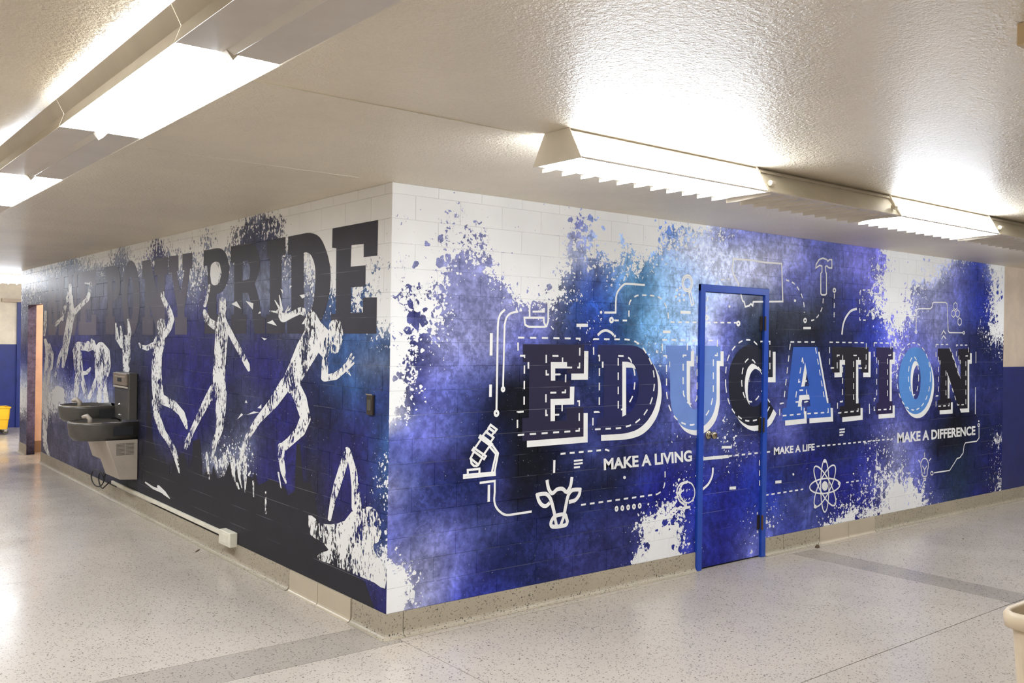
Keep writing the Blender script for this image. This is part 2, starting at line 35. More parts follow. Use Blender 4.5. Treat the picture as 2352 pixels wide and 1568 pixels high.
PRIDE=[('E',(55,51,63),[[(689,2303),(147,2304),(150,2105),(304,2106),(306,2182),(450,2185),(456,2060),(280,2058),(279,1938),(449,1939),(448,1788),(305,1789),(305,1875),(148,1872),(147,1669),(692,1667),(691,1787),(631,1786),(637,2180),(691,2187)]]),('D',(55,51,63),[[(1310,2302),(1129,2303),(1092,2304),(1041,2305),(990,2301),(943,2293),(897,2281),(855,2262),(819,2235),(788,2202),(760,2166),(737,2127),(717,2086),(706,2045),(703,2002),(708,1958),(716,1918),(727,1885),(741,1856),(759,1826),(781,1793),(807,1760),(837,1731),(875,1708),(917,1690),(954,1677),(985,1670),(1011,1667),(1028,1666),(1302,1665),(1306,1791),(1244,1790),(1257,2180),(1310,2183)],[(1075,2182),(1038,2182),(1021,2178),(998,2172),(976,2162),(957,2147),(940,2128),(926,2107),(917,2087),(911,2066),(909,2037),(909,1994),(912,1943),(919,1899),(930,1865),(944,1837),(965,1814),(996,1795),(1034,1781),(1061,1771)]]),('I',(55,51,63),[[(1648,2300),(1350,2303),(1346,2185),(1407,2186),(1393,1792),(1339,1791),(1335,1665),(1634,1663),(1638,1795),(1581,1794),(1594,2186),(1644,2183)]]),('R',(55,51,63),[[(2296,2306),(2130,2308),(2083,2308),(2016,2308),(1956,2304),(1909,2298),(1867,2289),(1832,2274),(1802,2250),(1777,2221),(1762,2190),(1757,2159),(1762,2125),(1773,2094),(1795,2062),(1824,2033),(1845,2012),(1759,1893),(1725,1787),(1652,1771),(1655,1663),(1833,1663),(1894,1866),(1959,1954),(2061,1957),(2056,1800),(1984,1799),(1980,1662),(2263,1661),(2269,1802),(2210,1802),(2224,2186),(2291,2184)],[(2070,2184),(1967,2184),(1926,2129),(1939,2052),(2064,2042)]]),('P',(55,51,63),[[(2851,2315),(2683,2313),(2636,2314),(2571,2313),(2511,2308),(2464,2297),(2423,2282),(2388,2261),(2359,2233),(2337,2199),(2324,2166),(2320,2134),(2324,2101),(2338,2069),(2363,2037),(2399,2006),(2438,1982),(2484,1970),(2534,1965),(2570,1963),(2564,1806),(2492,1805),(2487,1660),(2807,1659),(2812,1809),(2747,1808),(2761,2190),(2846,2191)],[(2623,2175),(2506,2169),(2477,2108),(2519,2044),(2618,2041)]]),('P',(90,84,98),[[(5658,2332),(5451,2330),(5405,2329),(5341,2327),(5281,2321),(5234,2309),(5192,2294),(5159,2271),(5134,2240),(5116,2201),(5109,2162),(5113,2121),(5126,2079),(5148,2044),(5181,2018),(5224,2000),(5265,1986),(5305,1978),(5344,1974),(5371,1972),(5364,1823),(5287,1822),(5279,1644),(5607,1643),(5616,1826),(5552,1825),(5571,2199),(5651,2197)],[(5398,2200),(5306,2196),(5272,2130),(5300,2074),(5392,2068)]]),('O',(90,84,98),[[(4480,1983),(4482,1911),(4497,1842),(4522,1779),(4558,1725),(4603,1682),(4655,1652),(4711,1636),(4771,1636),(4830,1651),(4887,1682),(4939,1726),(4983,1783),(5017,1849),(5040,1922),(5050,1998),(5047,2074),(5031,2146),(5003,2211),(4964,2265),(4917,2307),(4862,2335),(4804,2347),(4744,2344),(4686,2325),(4631,2292),(4582,2246),(4541,2190),(4510,2126),(4489,2056)],[(4682,1988),(4682,1935),(4689,1886),(4701,1843),(4718,1811),(4739,1790),(4762,1783),(4785,1791),(4808,1812),(4829,1845),(4845,1888),(4857,1939),(4863,1993),(4862,2047),(4855,2097),(4843,2140),(4825,2173),(4804,2193),(4781,2199),(4757,2190),(4735,2169),(4715,2135),(4698,2092),(4687,2042)]]),('N',(90,84,98),[[(4423,2323),(4194,2322),(3972,2016),(3979,2170),(4063,2170),(4070,2322),(3705,2319),(3698,2165),(3778,2165),(3756,1647),(3956,1646),(4175,1912),(4170,1802),(4084,1801),(4077,1646),(4392,1644),(4400,1805),(4322,1804),(4338,2155),(4416,2154)]]),('Y',(90,84,98),[[(3682,2318),(3439,2314),(3434,2182),(3477,2180),(3372,1997),(3285,2182),(3338,2184),(3343,2318),(3106,2314),(3101,2187),(3151,2186),(3271,1851),(3269,1793),(3207,1793),(3201,1650),(3498,1648),(3504,1796),(3439,1795),(3441,1853),(3609,2176),(3676,2175)]]),('B',(122,114,130),[[(8228,2326),(7880,2327),(7764,2275),(7755,2117),(7840,2040),(7722,1932),(7710,1723),(7816,1623),(8186,1621)],[(8033,2205),(7941,2207),(7913,2121),(8027,2109)],[(8019,1964),(7904,1967),(7892,1765),(8006,1755)]]),('L',(122,114,130),[[(7679,2329),(7419,2327),(7410,2163),(7473,2160),(7452,1784),(7324,1783),(7329,1865),(7245,1864),(7232,1626),(7637,1623),(7647,1785),(7581,1785),(7603,2159),(7669,2156)]]),('U',(122,114,130),[[(7210,2328),(7027,2329),(7018,2170),(7058,2166),(7037,1796),(6955,1756),(6878,1795),(6899,2170),(6938,2172),(6947,2331),(6791,2333),(6782,2176),(6821,2177),(6797,1745),(6888,1627),(7048,1627),(7136,1747),(7160,2165),(7201,2166)]]),('E',(122,114,130),[[(6732,2325),(6007,2327),(5999,2157),(6207,2155),(6209,2188),(6425,2187),(6418,2048),(6219,2048),(6213,1916),(6411,1915),(6403,1768),(6169,1766),(6174,1850),(5983,1848),(5971,1632),(6694,1628),(6703,1779),(6626,1779),(6648,2166),(6724,2164)]])]
FIGS=[('sprinter_figure',[[(963,1770,85,38),(900,1669,143,65),(1000,1572,159,71),(1151,1430,134,59),(1264,1326,118,51)],[(1240,1370,98,43),(1095,1251,94,42),(1016,1131,74,33),(1088,1042,69,31),(1226,968,58,25),(1350,910,60,26)],[(1364,917,54,23),(1368,845,47,20),(1331,748,40,17),(1289,687,13,6)],[(1304,1338,93,40),(1504,1197,77,32),(1759,1057,52,21),(1922,932,46,18),(1997,838,39,16),(2049,732,24,9)],[(632,1714,83,39),(625,1657,94,44),(644,1584,78,37)],[(877,1696,101,46),(747,1635,97,45),(678,1604,84,39)],[(833,1602,93,43),(744,1537,57,27)],[(976,1792,61,27),(1113,1813,50,22),(1253,1784,46,20),(1359,1765,60,26),(1442,1813,34,15)],[(1407,1803,24,10),(1582,1818,7,3)],[(1408,1821,20,9),(1500,1887,7,3)],[(1387,1821,20,9),(1432,1920,7,3)],[(1339,1791,20,9),(1282,1847,7,3)],[(756,1537,40,19),(763,1395,46,21),(628,1411,44,21),(531,1451,38,18),(484,1479,37,18)],[(489,1484,16,8),(428,1551,10,5)],[(473,1476,16,8),(402,1532,10,5)],[(468,1466,16,8),(391,1502,10,5)],[(483,1453,16,8),(435,1424,5,3)]]),('basketball_player_figure',[[(2596,2174,99,37),(2585,2120,117,43),(2591,2063,90,33)],[(2709,2034,28,10),(2761,1945,28,10),(2806,1877,33,12)],[(2814,1836,38,14),(2745,1764,65,24),(2587,1720,81,30)],[(2444,1910,70,26),(2433,1860,74,28),(2440,1805,70,26)],[(2456,1785,79,30),(2436,1713,131,49),(2465,1548,123,46),(2493,1349,124,46),(2469,1202,132,49)],[(2341,1712,51,19),(2186,1600,49,19),(2037,1499,48,19),(1956,1439,47,19),(1923,1402,23,9)],[(2444,1220,113,43),(2448,1088,105,39),(2436,1007,87,33),(2476,915,62,23),(2553,831,49,18),(2602,686,23,8)],[(2578,1236,99,37),(2757,1115,75,27),(2924,979,58,21),(3067,859,50,18),(3165,762,61,21),(3194,723,41,14)]]),('volleyball_player_figure',[[(3840,1981,47,15),(3756,1923,58,19),(3639,1845,67,22),(3581,1778,67,22),(3656,1696,68,22),(3767,1640,69,23)],[(3840,1966,23,8),(3877,2013,12,4)],[(3793,1965,23,8),(3807,2018,12,4)],[(3854,1753,105,34),(3852,1715,117,38)],[(3838,1658,93,30),(3905,1581,154,50),(3959,1454,132,42),(3970,1307,138,44),(3935,1163,155,50),(3895,1077,154,50)],[(4024,1561,73,23),(4246,1522,76,24),(4413,1532,52,16),(4480,1563,20,6)],[(3801,1082,139,45),(3517,1055,110,37),(3310,1000,84,29),(3223,935,62,21),(3180,888,31,11)],[(3941,1043,143,46),(3936,928,95,31),(3789,807,93,30),(3615,740,78,26),(3501,685,77,26),(3422,613,59,20),(3342,502,16,5)]]),('cheerleader_figure',[[(5238,1752,38,11),(5186,1597,60,17),(5020,1527,73,21)],[(4846,1784,35,10),(4784,1667,56,17),(4835,1559,84,25)],[(5088,1718,29,9),(5021,1548,73,21)],[(4923,1612,86,25),(4891,1550,128,38),(4871,1424,127,38),(4880,1307,113,33)]]),('wrestler_figure',[[(6820,1446,136,34),(6669,1507,190,48),(6425,1501,165,43),(6279,1485,125,33)],[(6740,1418,192,49),(6695,1283,191,49),(6612,1160,170,43)],[(6688,1157,134,34),(6757,1027,116,29),(6864,835,98,25)],[(6535,1144,112,29),(6419,1044,92,24),(6341,954,72,19)],[(6282,1541,90,24),(6225,1485,107,28)],[(6502,1208,93,24),(6337,1219,72,19),(6178,1271,53,14)]]),('wrestling_opponent_figure',[[(5946,1476,119,32),(5781,1520,149,41),(5598,1469,144,40),(5512,1329,111,31),(5586,1229,112,31)],[(5876,1437,151,41),(5835,1287,167,45),(5813,1184,166,45)],[(5862,1164,117,32),(5822,1038,100,27),(5799,904,100,27)],[(5667,1217,114,31),(5627,1085,97,27),(5523,930,95,26)],[(5913,1161,101,27),(6096,1033,70,19),(6233,951,71,19)],[(6088,1562,70,19),(6050,1498,121,32)],[(6142,1585,35,9),(6122,1534,52,14)]]),('dunking_player_figure',[[(6227,2189,53,14),(6240,2095,71,19),(6361,2014,91,24),(6617,1957,94,24),(6883,1889,118,30)],[(6262,2181,36,9),(6444,2197,28,7)],[(7121,2198,81,20),(7135,2098,102,25),(7130,1998,102,25)],[(7133,2058,163,40),(7108,1972,163,40),(7041,1861,181,45),(7134,1722,163,40),(7249,1560,166,41),(7323,1396,126,31),(7400,1251,64,15)],[(7334,1951,84,20),(7393,1876,85,20),(7453,1799,43,10)],[(7309,1518,84,20),(7557,1370,87,21),(7786,1122,45,11)],[(7476,1830,43,10),(7691,1775,88,21),(7800,1733,45,11)]]),('standing_player_figure',[[(8347,1910,73,16),(8362,1751,97,22),(8402,1614,49,11)],[(8350,1560,73,16),(8224,1468,119,27),(8165,1275,189,43),(8246,1044,167,38),(8329,832,169,38),(8295,660,168,38),(8286,519,132,30),(8321,308,133,30),(8218,204,119,27),(8072,144,70,16)],[(8108,1508,47,11),(7960,1377,92,21),(8043,1214,116,27)]]),('white_brush_patch',[[(7775,933,157,37),(7724,831,111,26),(7674,740,22,5)],[(7469,970,150,36),(7418,824,85,20),(7514,637,22,5)],[(7621,968,197,47),(7615,864,153,36)]]),('swimmer_figure',[[(459,990,26,13),(504,901,43,20),(576,776,43,21),(633,664,33,16),(674,547,22,10)],[(459,990,32,15),(387,876,41,20),(359,779,46,23),(340,661,61,30)],[(180,656,82,41),(145,601,96,48),(162,537,82,41)]]),('white_drip',[[(2723,730,28,10),(2680,583,28,10),(2660,535,9,3)],[(2549,715,36,13),(2491,606,18,7)],[(2348,737,51,19),(2353,656,43,16),(2377,597,17,6)],[(2204,747,50,19),(2175,629,33,13),(2149,584,12,5)],[(2089,734,40,16),(2069,626,24,9),(2019,554,8,3)],[(1979,778,39,16),(1951,641,23,9),(1962,531,8,3)],[(1819,627,15,6),(1808,522,8,3)],[(2108,574,24,9),(2074,541,16,6)],[(1603,581,14,6),(1599,439,14,6)],[(1406,739,14,6),(1361,643,7,3)]]),('splash_stroke',[[(4229,303,25,8),(4016,284,36,12),(3778,286,46,15),(3594,259,11,4)],[(3862,313,47,15),(3709,281,57,19),(3572,255,11,4)],[(5115,144,30,9),(4684,132,55,16),(4285,140,38,12),(3974,155,24,8),(3569,185,11,4)]])]
SWIM=[(953,527),(910,532),(856,521),(825,513),(788,507),(730,508),(658,518),(567,540),(484,569),(442,602),(401,635),(325,662),(251,675),(210,664),(182,635),(153,584),(135,531),(140,496),(144,468),(122,447),(88,429),(43,414),(6,390),(-2,329),(14,274),(61,271),(127,282),(202,282),(285,282),(379,282),(475,283),(567,283),(651,283),(724,278),(781,275),(815,283),(822,298),(789,318),(743,337),(700,350),(679,362),(719,380),(785,397),(857,399),(921,410),(952,470)]
TRIS=[[(2261,1879),(2169,1898),(2076,1840)],[(2002,1897),(1861,1876),(1869,1832)],[(1779,1801),(1744,1820),(1725,1805)],[(1625,1738),(1535,1756),(1462,1716)],[(1420,1963),(1377,1953),(1376,1928)],[(1272,1981),(1240,1975),(1277,1959)],[(1126,1913),(1056,1916),(1045,1898),(1085,1890)],[(1714,1637),(1617,1628),(1667,1618)],[(1988,1169),(1966,1189),(1940,1168)],[(2121,1039),(2048,1089),(2016,1079)],[(1953,1083),(1830,1117),(1725,1118)],[(1762,1146),(1698,1175),(1697,1145)],[(1308,1814),(1246,1840),(1277,1813)],[(1089,1726),(1041,1761),(1050,1726)]]
BLACK=[(4236,1301),(4135,1012),(4061,744),(3907,529),(3722,580),(3603,459),(3471,479),(3348,653),(3223,681),(3157,560),(3056,572),(3025,796),(2869,829),(2800,521),(2709,613),(2615,571),(2582,655),(2489,560),(2351,604),(2253,719),(2199,610),(2112,684),(2046,642),(1978,526),(1920,657),(1827,645),(1799,697),(1736,608),(1620,647),(1536,682),(1424,673),(1288,645),(1260,603),(1158,651),(1142,953),(1092,961),(1034,724),(936,736),(886,678),(835,553),(783,369),(593,279),(238,265),(128,137),(4236,137)]
RAST_R=[
[226,223,216,99,156,157,193,65,136,139,186,7,70,78,165,0,50,59,151,0,48,58,150,0,34,42,101,0,29,37,86,0,45,50,107,0,52,56,116,0,52,56,116,0,52,56,116,2,52,56,116,11,49,57,139,73,48,58,146,96,48,58,150,91,48,58,150,57,42,50,142,25,33,39,132,2,31,35,129,0,64,69,159,10,103,110,194,23,99,106,188,28,88,96,176,28,59,69,157,13,55,65,149,8,69,79,148,10,65,75,149,29,52,62,150,57,42,50,142,69,32,37,131,72,28,32,126,69,28,32,126,61,59,62,140,62,145,145,179,80,225,222,216,99,196,195,212,88,160,162,207,78,123,128,191,62,95,103,169,42,74,84,148,22,58,72,124,22,41,60,99,21,30,50,85,17,29,44,98,10,29,38,108,4,28,34,112,5,28,34,110,21,28,34,107,37,29,35,104,50,29,35,102,51,29,35,100,51],
[226,223,216,99,154,156,192,55,136,139,186,4,111,117,199,0,52,59,133,0,35,43,103,0,29,37,86,0,29,37,86,0,45,50,107,0,52,56,116,0,52,56,116,0,52,56,116,1,52,56,116,2,52,56,116,49,50,57,132,81,48,58,150,88,48,58,150,47,43,51,144,17,38,45,138,0,30,35,129,0,41,48,140,14,52,62,152,34,62,73,150,45,64,75,151,41,57,68,150,17,63,73,149,7,72,82,148,6,61,70,144,15,41,48,137,26,31,37,130,34,29,33,127,44,28,32,126,44,28,32,126,36,66,69,146,45,144,144,182,71,203,201,209,91,159,161,204,81,123,128,201,71,96,103,181,54,73,80,147,31,47,56,111,9,39,53,98,7,33,51,87,6,30,50,83,4,29,45,86,2,29,40,88,0,29,37,87,7,29,37,87,24,29,37,89,40,29,36,92,50,29,36,94,48,29,36,97,46],
[138,141,187,77,135,138,186,12,136,139,186,0,111,117,199,0,68,76,139,0,30,39,88,9,29,37,86,1,29,37,86,0,41,47,101,0,42,48,103,0,44,50,106,0,52,56,116,0,52,56,116,0,52,56,116,49,49,55,132,78,44,53,146,77,42,50,143,38,41,52,149,15,38,51,151,0,30,36,131,0,33,43,142,8,37,55,162,16,37,56,163,21,43,61,161,17,62,74,148,5,67,77,141,0,66,76,146,0,52,60,141,3,33,38,129,5,28,32,126,13,28,32,126,21,43,48,140,29,72,77,166,41,105,110,187,55,129,132,190,63,140,143,188,67,124,129,192,60,114,119,198,53,90,96,171,35,58,65,127,16,29,37,86,0,29,43,84,0,30,48,83,0,30,50,82,0,30,45,84,0,29,40,85,0,29,37,89,5,29,35,98,15,28,34,108,24,28,33,117,30,28,33,119,28,28,33,121,26],
[110,116,200,0,102,107,161,0,120,125,189,0,110,116,200,0,74,84,148,0,71,80,143,11,31,39,87,1,29,36,84,0,25,32,72,0,26,33,75,0,33,41,92,0,36,43,96,0,34,41,93,0,31,36,117,13,28,32,126,22,28,32,126,31,28,32,126,36,34,45,146,17,37,50,152,2,30,35,130,9,31,43,145,9,34,54,165,4,34,54,165,5,35,52,149,3,33,44,108,0,36,45,108,0,44,54,139,0,39,47,137,0,30,36,122,0,30,35,121,3,34,40,130,6,48,54,146,21,63,68,158,43,80,84,165,54,108,112,175,50,135,138,187,43,124,128,192,30,113,119,198,16,89,95,170,7,57,65,126,2,29,37,86,0,29,43,84,0,29,47,80,0,28,47,78,0,28,42,79,0,29,38,83,0,29,36,90,4,29,35,99,15,28,34,107,26,28,34,111,35,28,34,109,36,28,34,107,38],
[119,124,195,4,62,70,128,1,59,66,128,0,49,56,114,0,34,43,94,0,52,56,116,0,15,17,30,0,24,29,65,0,16,19,35,0,23,28,62,0,25,32,71,0,21,26,56,0,29,37,87,0,41,50,133,1,37,44,137,1,29,33,126,12,31,35,125,46,42,49,139,20,45,53,144,8,38,43,126,23,39,49,140,18,41,56,156,10,44,56,143,4,42,51,122,0,33,41,95,0,30,37,101,0,31,36,124,0,29,35,113,0,29,36,92,0,36,44,108,0,43,53,135,0,41,49,135,16,36,41,127,38,55,59,136,45,100,103,163,36,134,138,187,27,124,128,193,15,113,119,198,3,86,91,160,0,50,56,102,0,19,24,48,0,19,24,45,0,18,25,42,0,19,26,45,0,22,29,60,0,27,34,76,0,29,37,87,8,29,37,88,25,29,37,87,43,29,37,86,55,29,37,86,53,29,37,86,52],
[136,139,186,17,82,91,153,2,31,39,89,0,29,37,86,0,30,38,87,0,49,54,112,0,14,16,28,0,13,15,25,0,18,21,43,0,26,33,74,0,37,44,89,0,43,50,89,0,19,22,45,0,44,49,105,0,48,55,134,0,48,56,141,3,52,56,118,10,51,59,136,11,53,62,142,17,57,63,126,33,54,61,133,31,50,57,136,24,51,56,122,11,56,61,122,4,68,75,141,1,60,67,135,0,35,42,108,0,29,36,93,0,29,37,87,0,30,39,91,0,31,40,94,0,37,44,100,11,46,51,110,26,70,74,131,31,106,109,162,25,132,135,188,20,118,123,188,11,104,109,186,2,75,79,141,0,43,47,86,0,17,21,42,0,16,19,37,0,14,17,30,0,15,18,33,0,21,26,55,0,26,33,75,0,29,37,86,5,29,37,86,15,29,37,86,24,29,37,86,28,29,37,86,27,29,37,86,25],
[91,99,159,6,75,85,149,0,51,55,114,10,51,55,113,0,15,18,33,0,29,36,84,0,13,16,26,0,13,15,25,0,20,25,53,0,40,48,94,0,52,61,117,3,44,51,102,5,40,44,89,0,50,54,112,0,61,69,133,10,66,75,140,20,53,57,118,21,65,73,136,15,75,85,150,19,74,84,149,40,60,66,124,35,45,49,100,24,53,58,115,15,73,78,146,8,101,107,187,2,81,87,159,0,38,46,99,0,29,37,86,0,29,37,86,0,29,37,86,0,29,37,86,0,37,43,96,4,47,52,109,8,67,71,134,10,94,99,169,12,111,116,192,12,88,93,164,6,65,69,134,1,49,54,111,0,37,43,95,0,28,35,80,0,22,28,60,0,17,20,39,0,16,20,37,0,23,28,59,0,29,36,80,0,32,40,90,2,33,40,91,5,34,41,92,7,34,41,93,8,35,42,94,8,35,42,94,8],
[74,84,148,20,106,112,194,12,110,116,200,11,72,82,145,10,29,37,85,0,24,31,68,0,13,15,25,0,13,15,25,0,19,23,46,0,48,55,105,4,46,53,109,6,32,39,89,3,37,44,96,0,36,43,95,0,57,65,124,12,80,89,157,17,100,106,185,4,105,111,193,2,98,105,183,10,77,87,152,30,42,47,83,15,22,25,44,1,56,63,112,8,81,89,158,8,99,106,183,3,75,82,151,1,36,44,96,0,32,39,89,0,35,42,94,0,34,41,92,0,30,38,87,0,37,43,96,1,47,52,110,4,60,64,127,5,72,77,145,6,78,83,153,5,65,70,135,2,54,58,119,0,49,54,112,0,46,51,108,0,42,48,102,0,35,41,88,0,28,34,75,0,28,34,75,0,36,41,89,0,43,48,103,0,47,52,109,0,47,52,110,1,48,53,111,2,48,53,111,2,49,53,112,1,49,54,113,1],
[226,223,216,69,84,92,149,29,110,116,200,11,72,82,145,10,40,48,98,0,13,15,25,0,13,15,25,0,13,15,25,0,20,24,51,0,49,55,107,7,47,54,110,6,29,36,93,0,28,34,109,0,29,36,90,0,46,53,109,8,78,83,143,10,127,131,188,0,117,122,196,0,94,100,177,4,59,64,127,13,40,46,97,6,31,38,86,2,47,52,108,8,60,66,127,11,71,80,144,11,57,66,124,7,33,41,91,1,38,45,98,0,49,53,112,1,41,47,102,1,31,39,89,0,36,43,95,3,44,50,106,7,51,56,116,9,59,63,126,9,64,68,133,9,59,63,126,5,53,57,118,1,52,56,116,0,52,56,116,0,52,56,117,0,54,59,120,0,56,63,124,0,56,63,124,0,51,58,117,0,45,51,108,0,42,48,104,1,42,48,103,2,42,48,103,4,41,47,102,5,41,47,102,5,41,47,101,5],
[201,199,208,96,62,65,122,44,109,115,199,11,86,95,166,10,69,78,139,4,19,24,49,0,13,15,25,0,13,15,25,0,20,24,50,0,41,49,97,8,39,52,99,8,30,45,104,4,31,44,143,1,29,38,96,6,36,47,121,9,68,79,159,10,135,138,185,7,119,124,195,3,92,98,174,1,55,60,121,3,39,45,99,1,35,43,94,2,58,67,126,8,71,80,143,11,73,83,147,11,56,65,123,7,32,41,91,1,31,38,88,4,32,40,90,9,31,38,88,5,29,37,86,1,30,38,87,0,31,38,88,1,50,57,116,11,83,89,161,29,100,106,186,37,78,83,154,20,56,60,121,3,52,56,116,0,52,56,116,0,57,61,124,0,79,84,155,0,99,105,185,0,94,101,178,0,66,73,139,0,39,47,101,0,29,37,86,2,29,37,86,6,29,37,86,11,29,37,86,13,29,37,86,13,29,37,86,13],
[136,139,186,88,56,60,119,41,123,127,193,16,121,126,191,6,103,109,164,5,81,87,135,0,61,65,113,0,23,28,60,0,28,35,81,0,29,37,86,8,29,41,85,11,30,44,97,9,36,52,126,9,71,102,156,26,99,129,194,26,127,152,219,20,158,177,225,11,126,137,208,4,96,102,179,0,67,75,138,0,39,45,86,0,22,27,54,1,33,38,68,3,40,46,85,4,45,53,105,4,39,48,100,2,30,38,87,0,29,37,86,2,29,37,86,4,29,37,86,2,29,37,86,0,34,42,101,0,39,48,120,0,63,70,151,12,97,101,189,31,117,119,209,39,104,108,191,24,92,97,174,9,90,96,172,5,91,96,172,2,89,94,169,0,82,87,159,0,74,79,148,0,63,68,132,0,48,55,112,0,34,42,93,0,29,37,86,5,29,37,86,14,29,37,86,22,29,37,86,26,29,37,86,26,29,37,86,26],
[136,139,186,88,55,59,118,52,136,139,186,41,136,139,186,6,136,139,186,0,133,137,188,0,108,114,197,0,76,83,152,0,46,53,90,5,32,40,84,18,30,42,109,20,33,54,124,15,45,80,128,14,106,158,207,30,134,181,230,30,155,194,243,22,174,206,254,11,166,181,235,7,138,145,208,3,93,101,174,0,50,60,101,0,19,29,46,0,15,19,31,0,21,25,44,0,35,42,75,0,31,38,73,0,23,29,62,0,25,32,73,0,29,37,85,0,29,37,86,0,29,37,86,0,34,45,113,2,40,53,145,4,66,76,174,17,102,106,203,36,124,125,219,43,117,120,210,28,111,116,201,13,113,119,198,7,117,122,196,3,112,117,187,0,90,96,162,0,69,74,137,0,53,60,118,1,43,50,104,4,32,40,91,6,29,37,86,15,29,37,86,27,29,37,86,38,29,37,86,43,29,37,86,43,29,37,86,43],
[136,139,186,79,53,57,117,55,136,139,186,59,136,139,186,10,136,139,186,0,135,138,187,2,127,131,191,15,126,130,191,20,60,66,91,23,40,63,126,26,37,68,162,24,37,71,154,16,46,88,128,7,107,160,209,16,131,182,229,17,151,195,241,14,174,209,254,7,206,222,255,7,182,189,236,5,112,118,201,0,66,79,129,0,34,48,72,0,26,33,48,0,32,37,51,0,47,54,72,0,38,43,59,0,22,25,37,0,24,30,59,0,29,37,85,0,30,39,91,0,32,40,95,0,33,46,122,6,35,52,153,13,62,76,181,27,101,106,206,46,124,125,219,51,118,121,209,33,112,118,200,14,120,125,195,8,130,133,189,3,128,132,181,0,106,112,167,0,83,92,153,0,64,74,135,5,49,57,113,12,34,42,92,19,29,37,86,31,29,37,86,45,29,37,86,58,29,37,86,63,29,37,86,63,29,37,86,63],
[136,139,186,77,52,56,116,55,136,139,186,61,136,139,186,9,136,139,186,4,136,139,186,30,136,139,186,62,136,139,186,70,96,102,127,49,54,88,171,23,42,86,190,13,53,95,175,11,71,110,151,10,83,136,183,11,141,187,231,11,172,211,254,7,174,211,254,0,197,219,255,0,183,194,240,0,133,140,212,0,88,95,136,0,60,67,86,0,58,65,84,0,56,63,84,0,54,61,83,0,51,58,79,0,50,57,76,0,39,47,80,0,29,37,86,0,37,46,114,0,45,55,141,0,46,56,146,16,46,57,151,34,70,78,174,52,105,108,204,70,127,127,217,74,128,130,203,55,129,133,190,37,132,135,188,22,134,137,187,8,131,135,186,0,117,122,185,0,103,110,183,0,83,92,171,3,60,72,155,9,38,52,138,14,32,47,132,31,32,47,131,51,32,46,130,71,32,46,128,78,32,46,127,77,32,46,126,77],
[136,139,186,88,136,139,186,78,136,139,186,72,136,139,186,29,136,139,186,19,136,139,186,65,136,139,186,87,137,140,187,95,179,186,214,65,89,109,176,28,59,85,168,24,80,118,189,27,103,158,207,25,46,102,148,16,126,172,215,12,173,210,254,7,175,206,254,0,180,209,254,0,195,216,254,0,219,227,254,0,157,164,189,0,116,122,146,0,113,119,143,0,108,114,158,0,103,109,181,0,86,94,160,0,70,79,134,0,49,57,109,4,29,37,86,8,38,47,117,4,47,57,147,0,69,76,169,22,89,94,188,44,103,106,201,64,117,118,214,83,128,128,216,84,132,134,201,61,136,139,186,40,136,139,186,26,136,139,186,13,132,136,188,3,123,127,193,2,113,119,198,0,92,102,192,2,66,80,180,5,40,59,168,8,34,54,165,28,34,54,165,53,34,54,165,78,34,54,165,86,34,54,165,86,34,54,165,87],
[136,139,186,92,136,139,186,88,136,139,186,74,136,139,186,52,136,139,186,51,136,139,186,80,136,139,186,97,139,142,188,98,213,221,249,76,175,184,222,33,137,153,204,49,129,159,212,56,130,176,225,43,86,135,181,43,140,182,226,28,176,211,254,14,183,210,254,4,209,223,255,1,220,228,255,0,220,228,255,0,205,210,242,0,192,195,229,0,187,190,224,0,155,159,212,0,114,120,201,0,104,111,191,3,96,103,179,7,84,91,162,9,70,77,144,11,75,81,161,6,80,86,179,0,99,102,197,20,120,121,217,42,126,126,222,65,126,126,222,87,131,132,218,89,141,143,208,66,148,152,196,41,145,149,194,31,143,146,191,20,135,139,191,11,123,127,194,6,113,119,198,1,92,101,192,0,65,80,179,1,40,58,168,1,34,54,165,22,34,54,165,47,34,54,165,72,34,54,165,79,34,54,165,80,34,54,165,80],
[136,139,186,93,136,139,186,88,136,139,186,79,136,139,186,52,136,139,186,76,136,139,186,99,136,139,186,99,140,143,189,98,214,222,250,86,166,173,228,40,169,192,243,62,174,206,254,77,174,206,254,71,174,206,254,87,157,190,246,65,181,205,250,47,218,227,255,32,220,228,255,16,220,228,255,10,220,228,255,9,218,225,253,3,213,218,250,0,208,210,245,0,190,192,236,0,161,165,223,0,132,137,210,5,110,116,200,11,104,110,191,9,100,107,186,8,114,117,205,4,126,126,221,0,126,126,222,13,126,126,222,28,126,126,222,55,126,126,222,84,143,145,228,96,177,182,237,89,207,214,244,79,203,210,241,68,200,207,239,57,182,189,230,43,149,155,215,26,118,124,203,11,91,100,191,5,65,79,179,2,39,58,167,0,59,76,172,21,86,100,179,46,108,119,185,71,108,119,185,77,101,113,183,77,95,108,181,77],
[136,139,186,97,136,139,186,95,136,139,186,95,136,139,186,77,136,139,186,99,136,139,186,99,136,139,186,99,137,140,187,99,156,161,203,96,121,127,202,56,150,173,234,76,174,206,254,93,174,206,254,92,174,206,254,90,94,133,215,68,99,138,218,56,180,209,254,54,211,224,255,50,184,192,237,38,143,150,216,26,152,158,221,13,159,165,224,4,162,167,224,1,168,172,227,0,175,178,230,0,146,150,216,4,109,115,199,9,93,101,176,4,78,87,153,0,101,106,187,0,126,126,222,0,126,126,222,6,126,126,222,14,126,126,222,42,126,126,222,75,133,133,224,91,149,151,230,90,170,174,237,88,193,199,245,83,212,219,252,78,208,216,249,68,181,188,235,52,150,157,220,35,111,121,201,25,73,88,183,18,39,58,167,12,88,101,179,28,150,156,196,49,212,210,212,72,226,223,216,77,218,216,214,77,211,210,212,77],
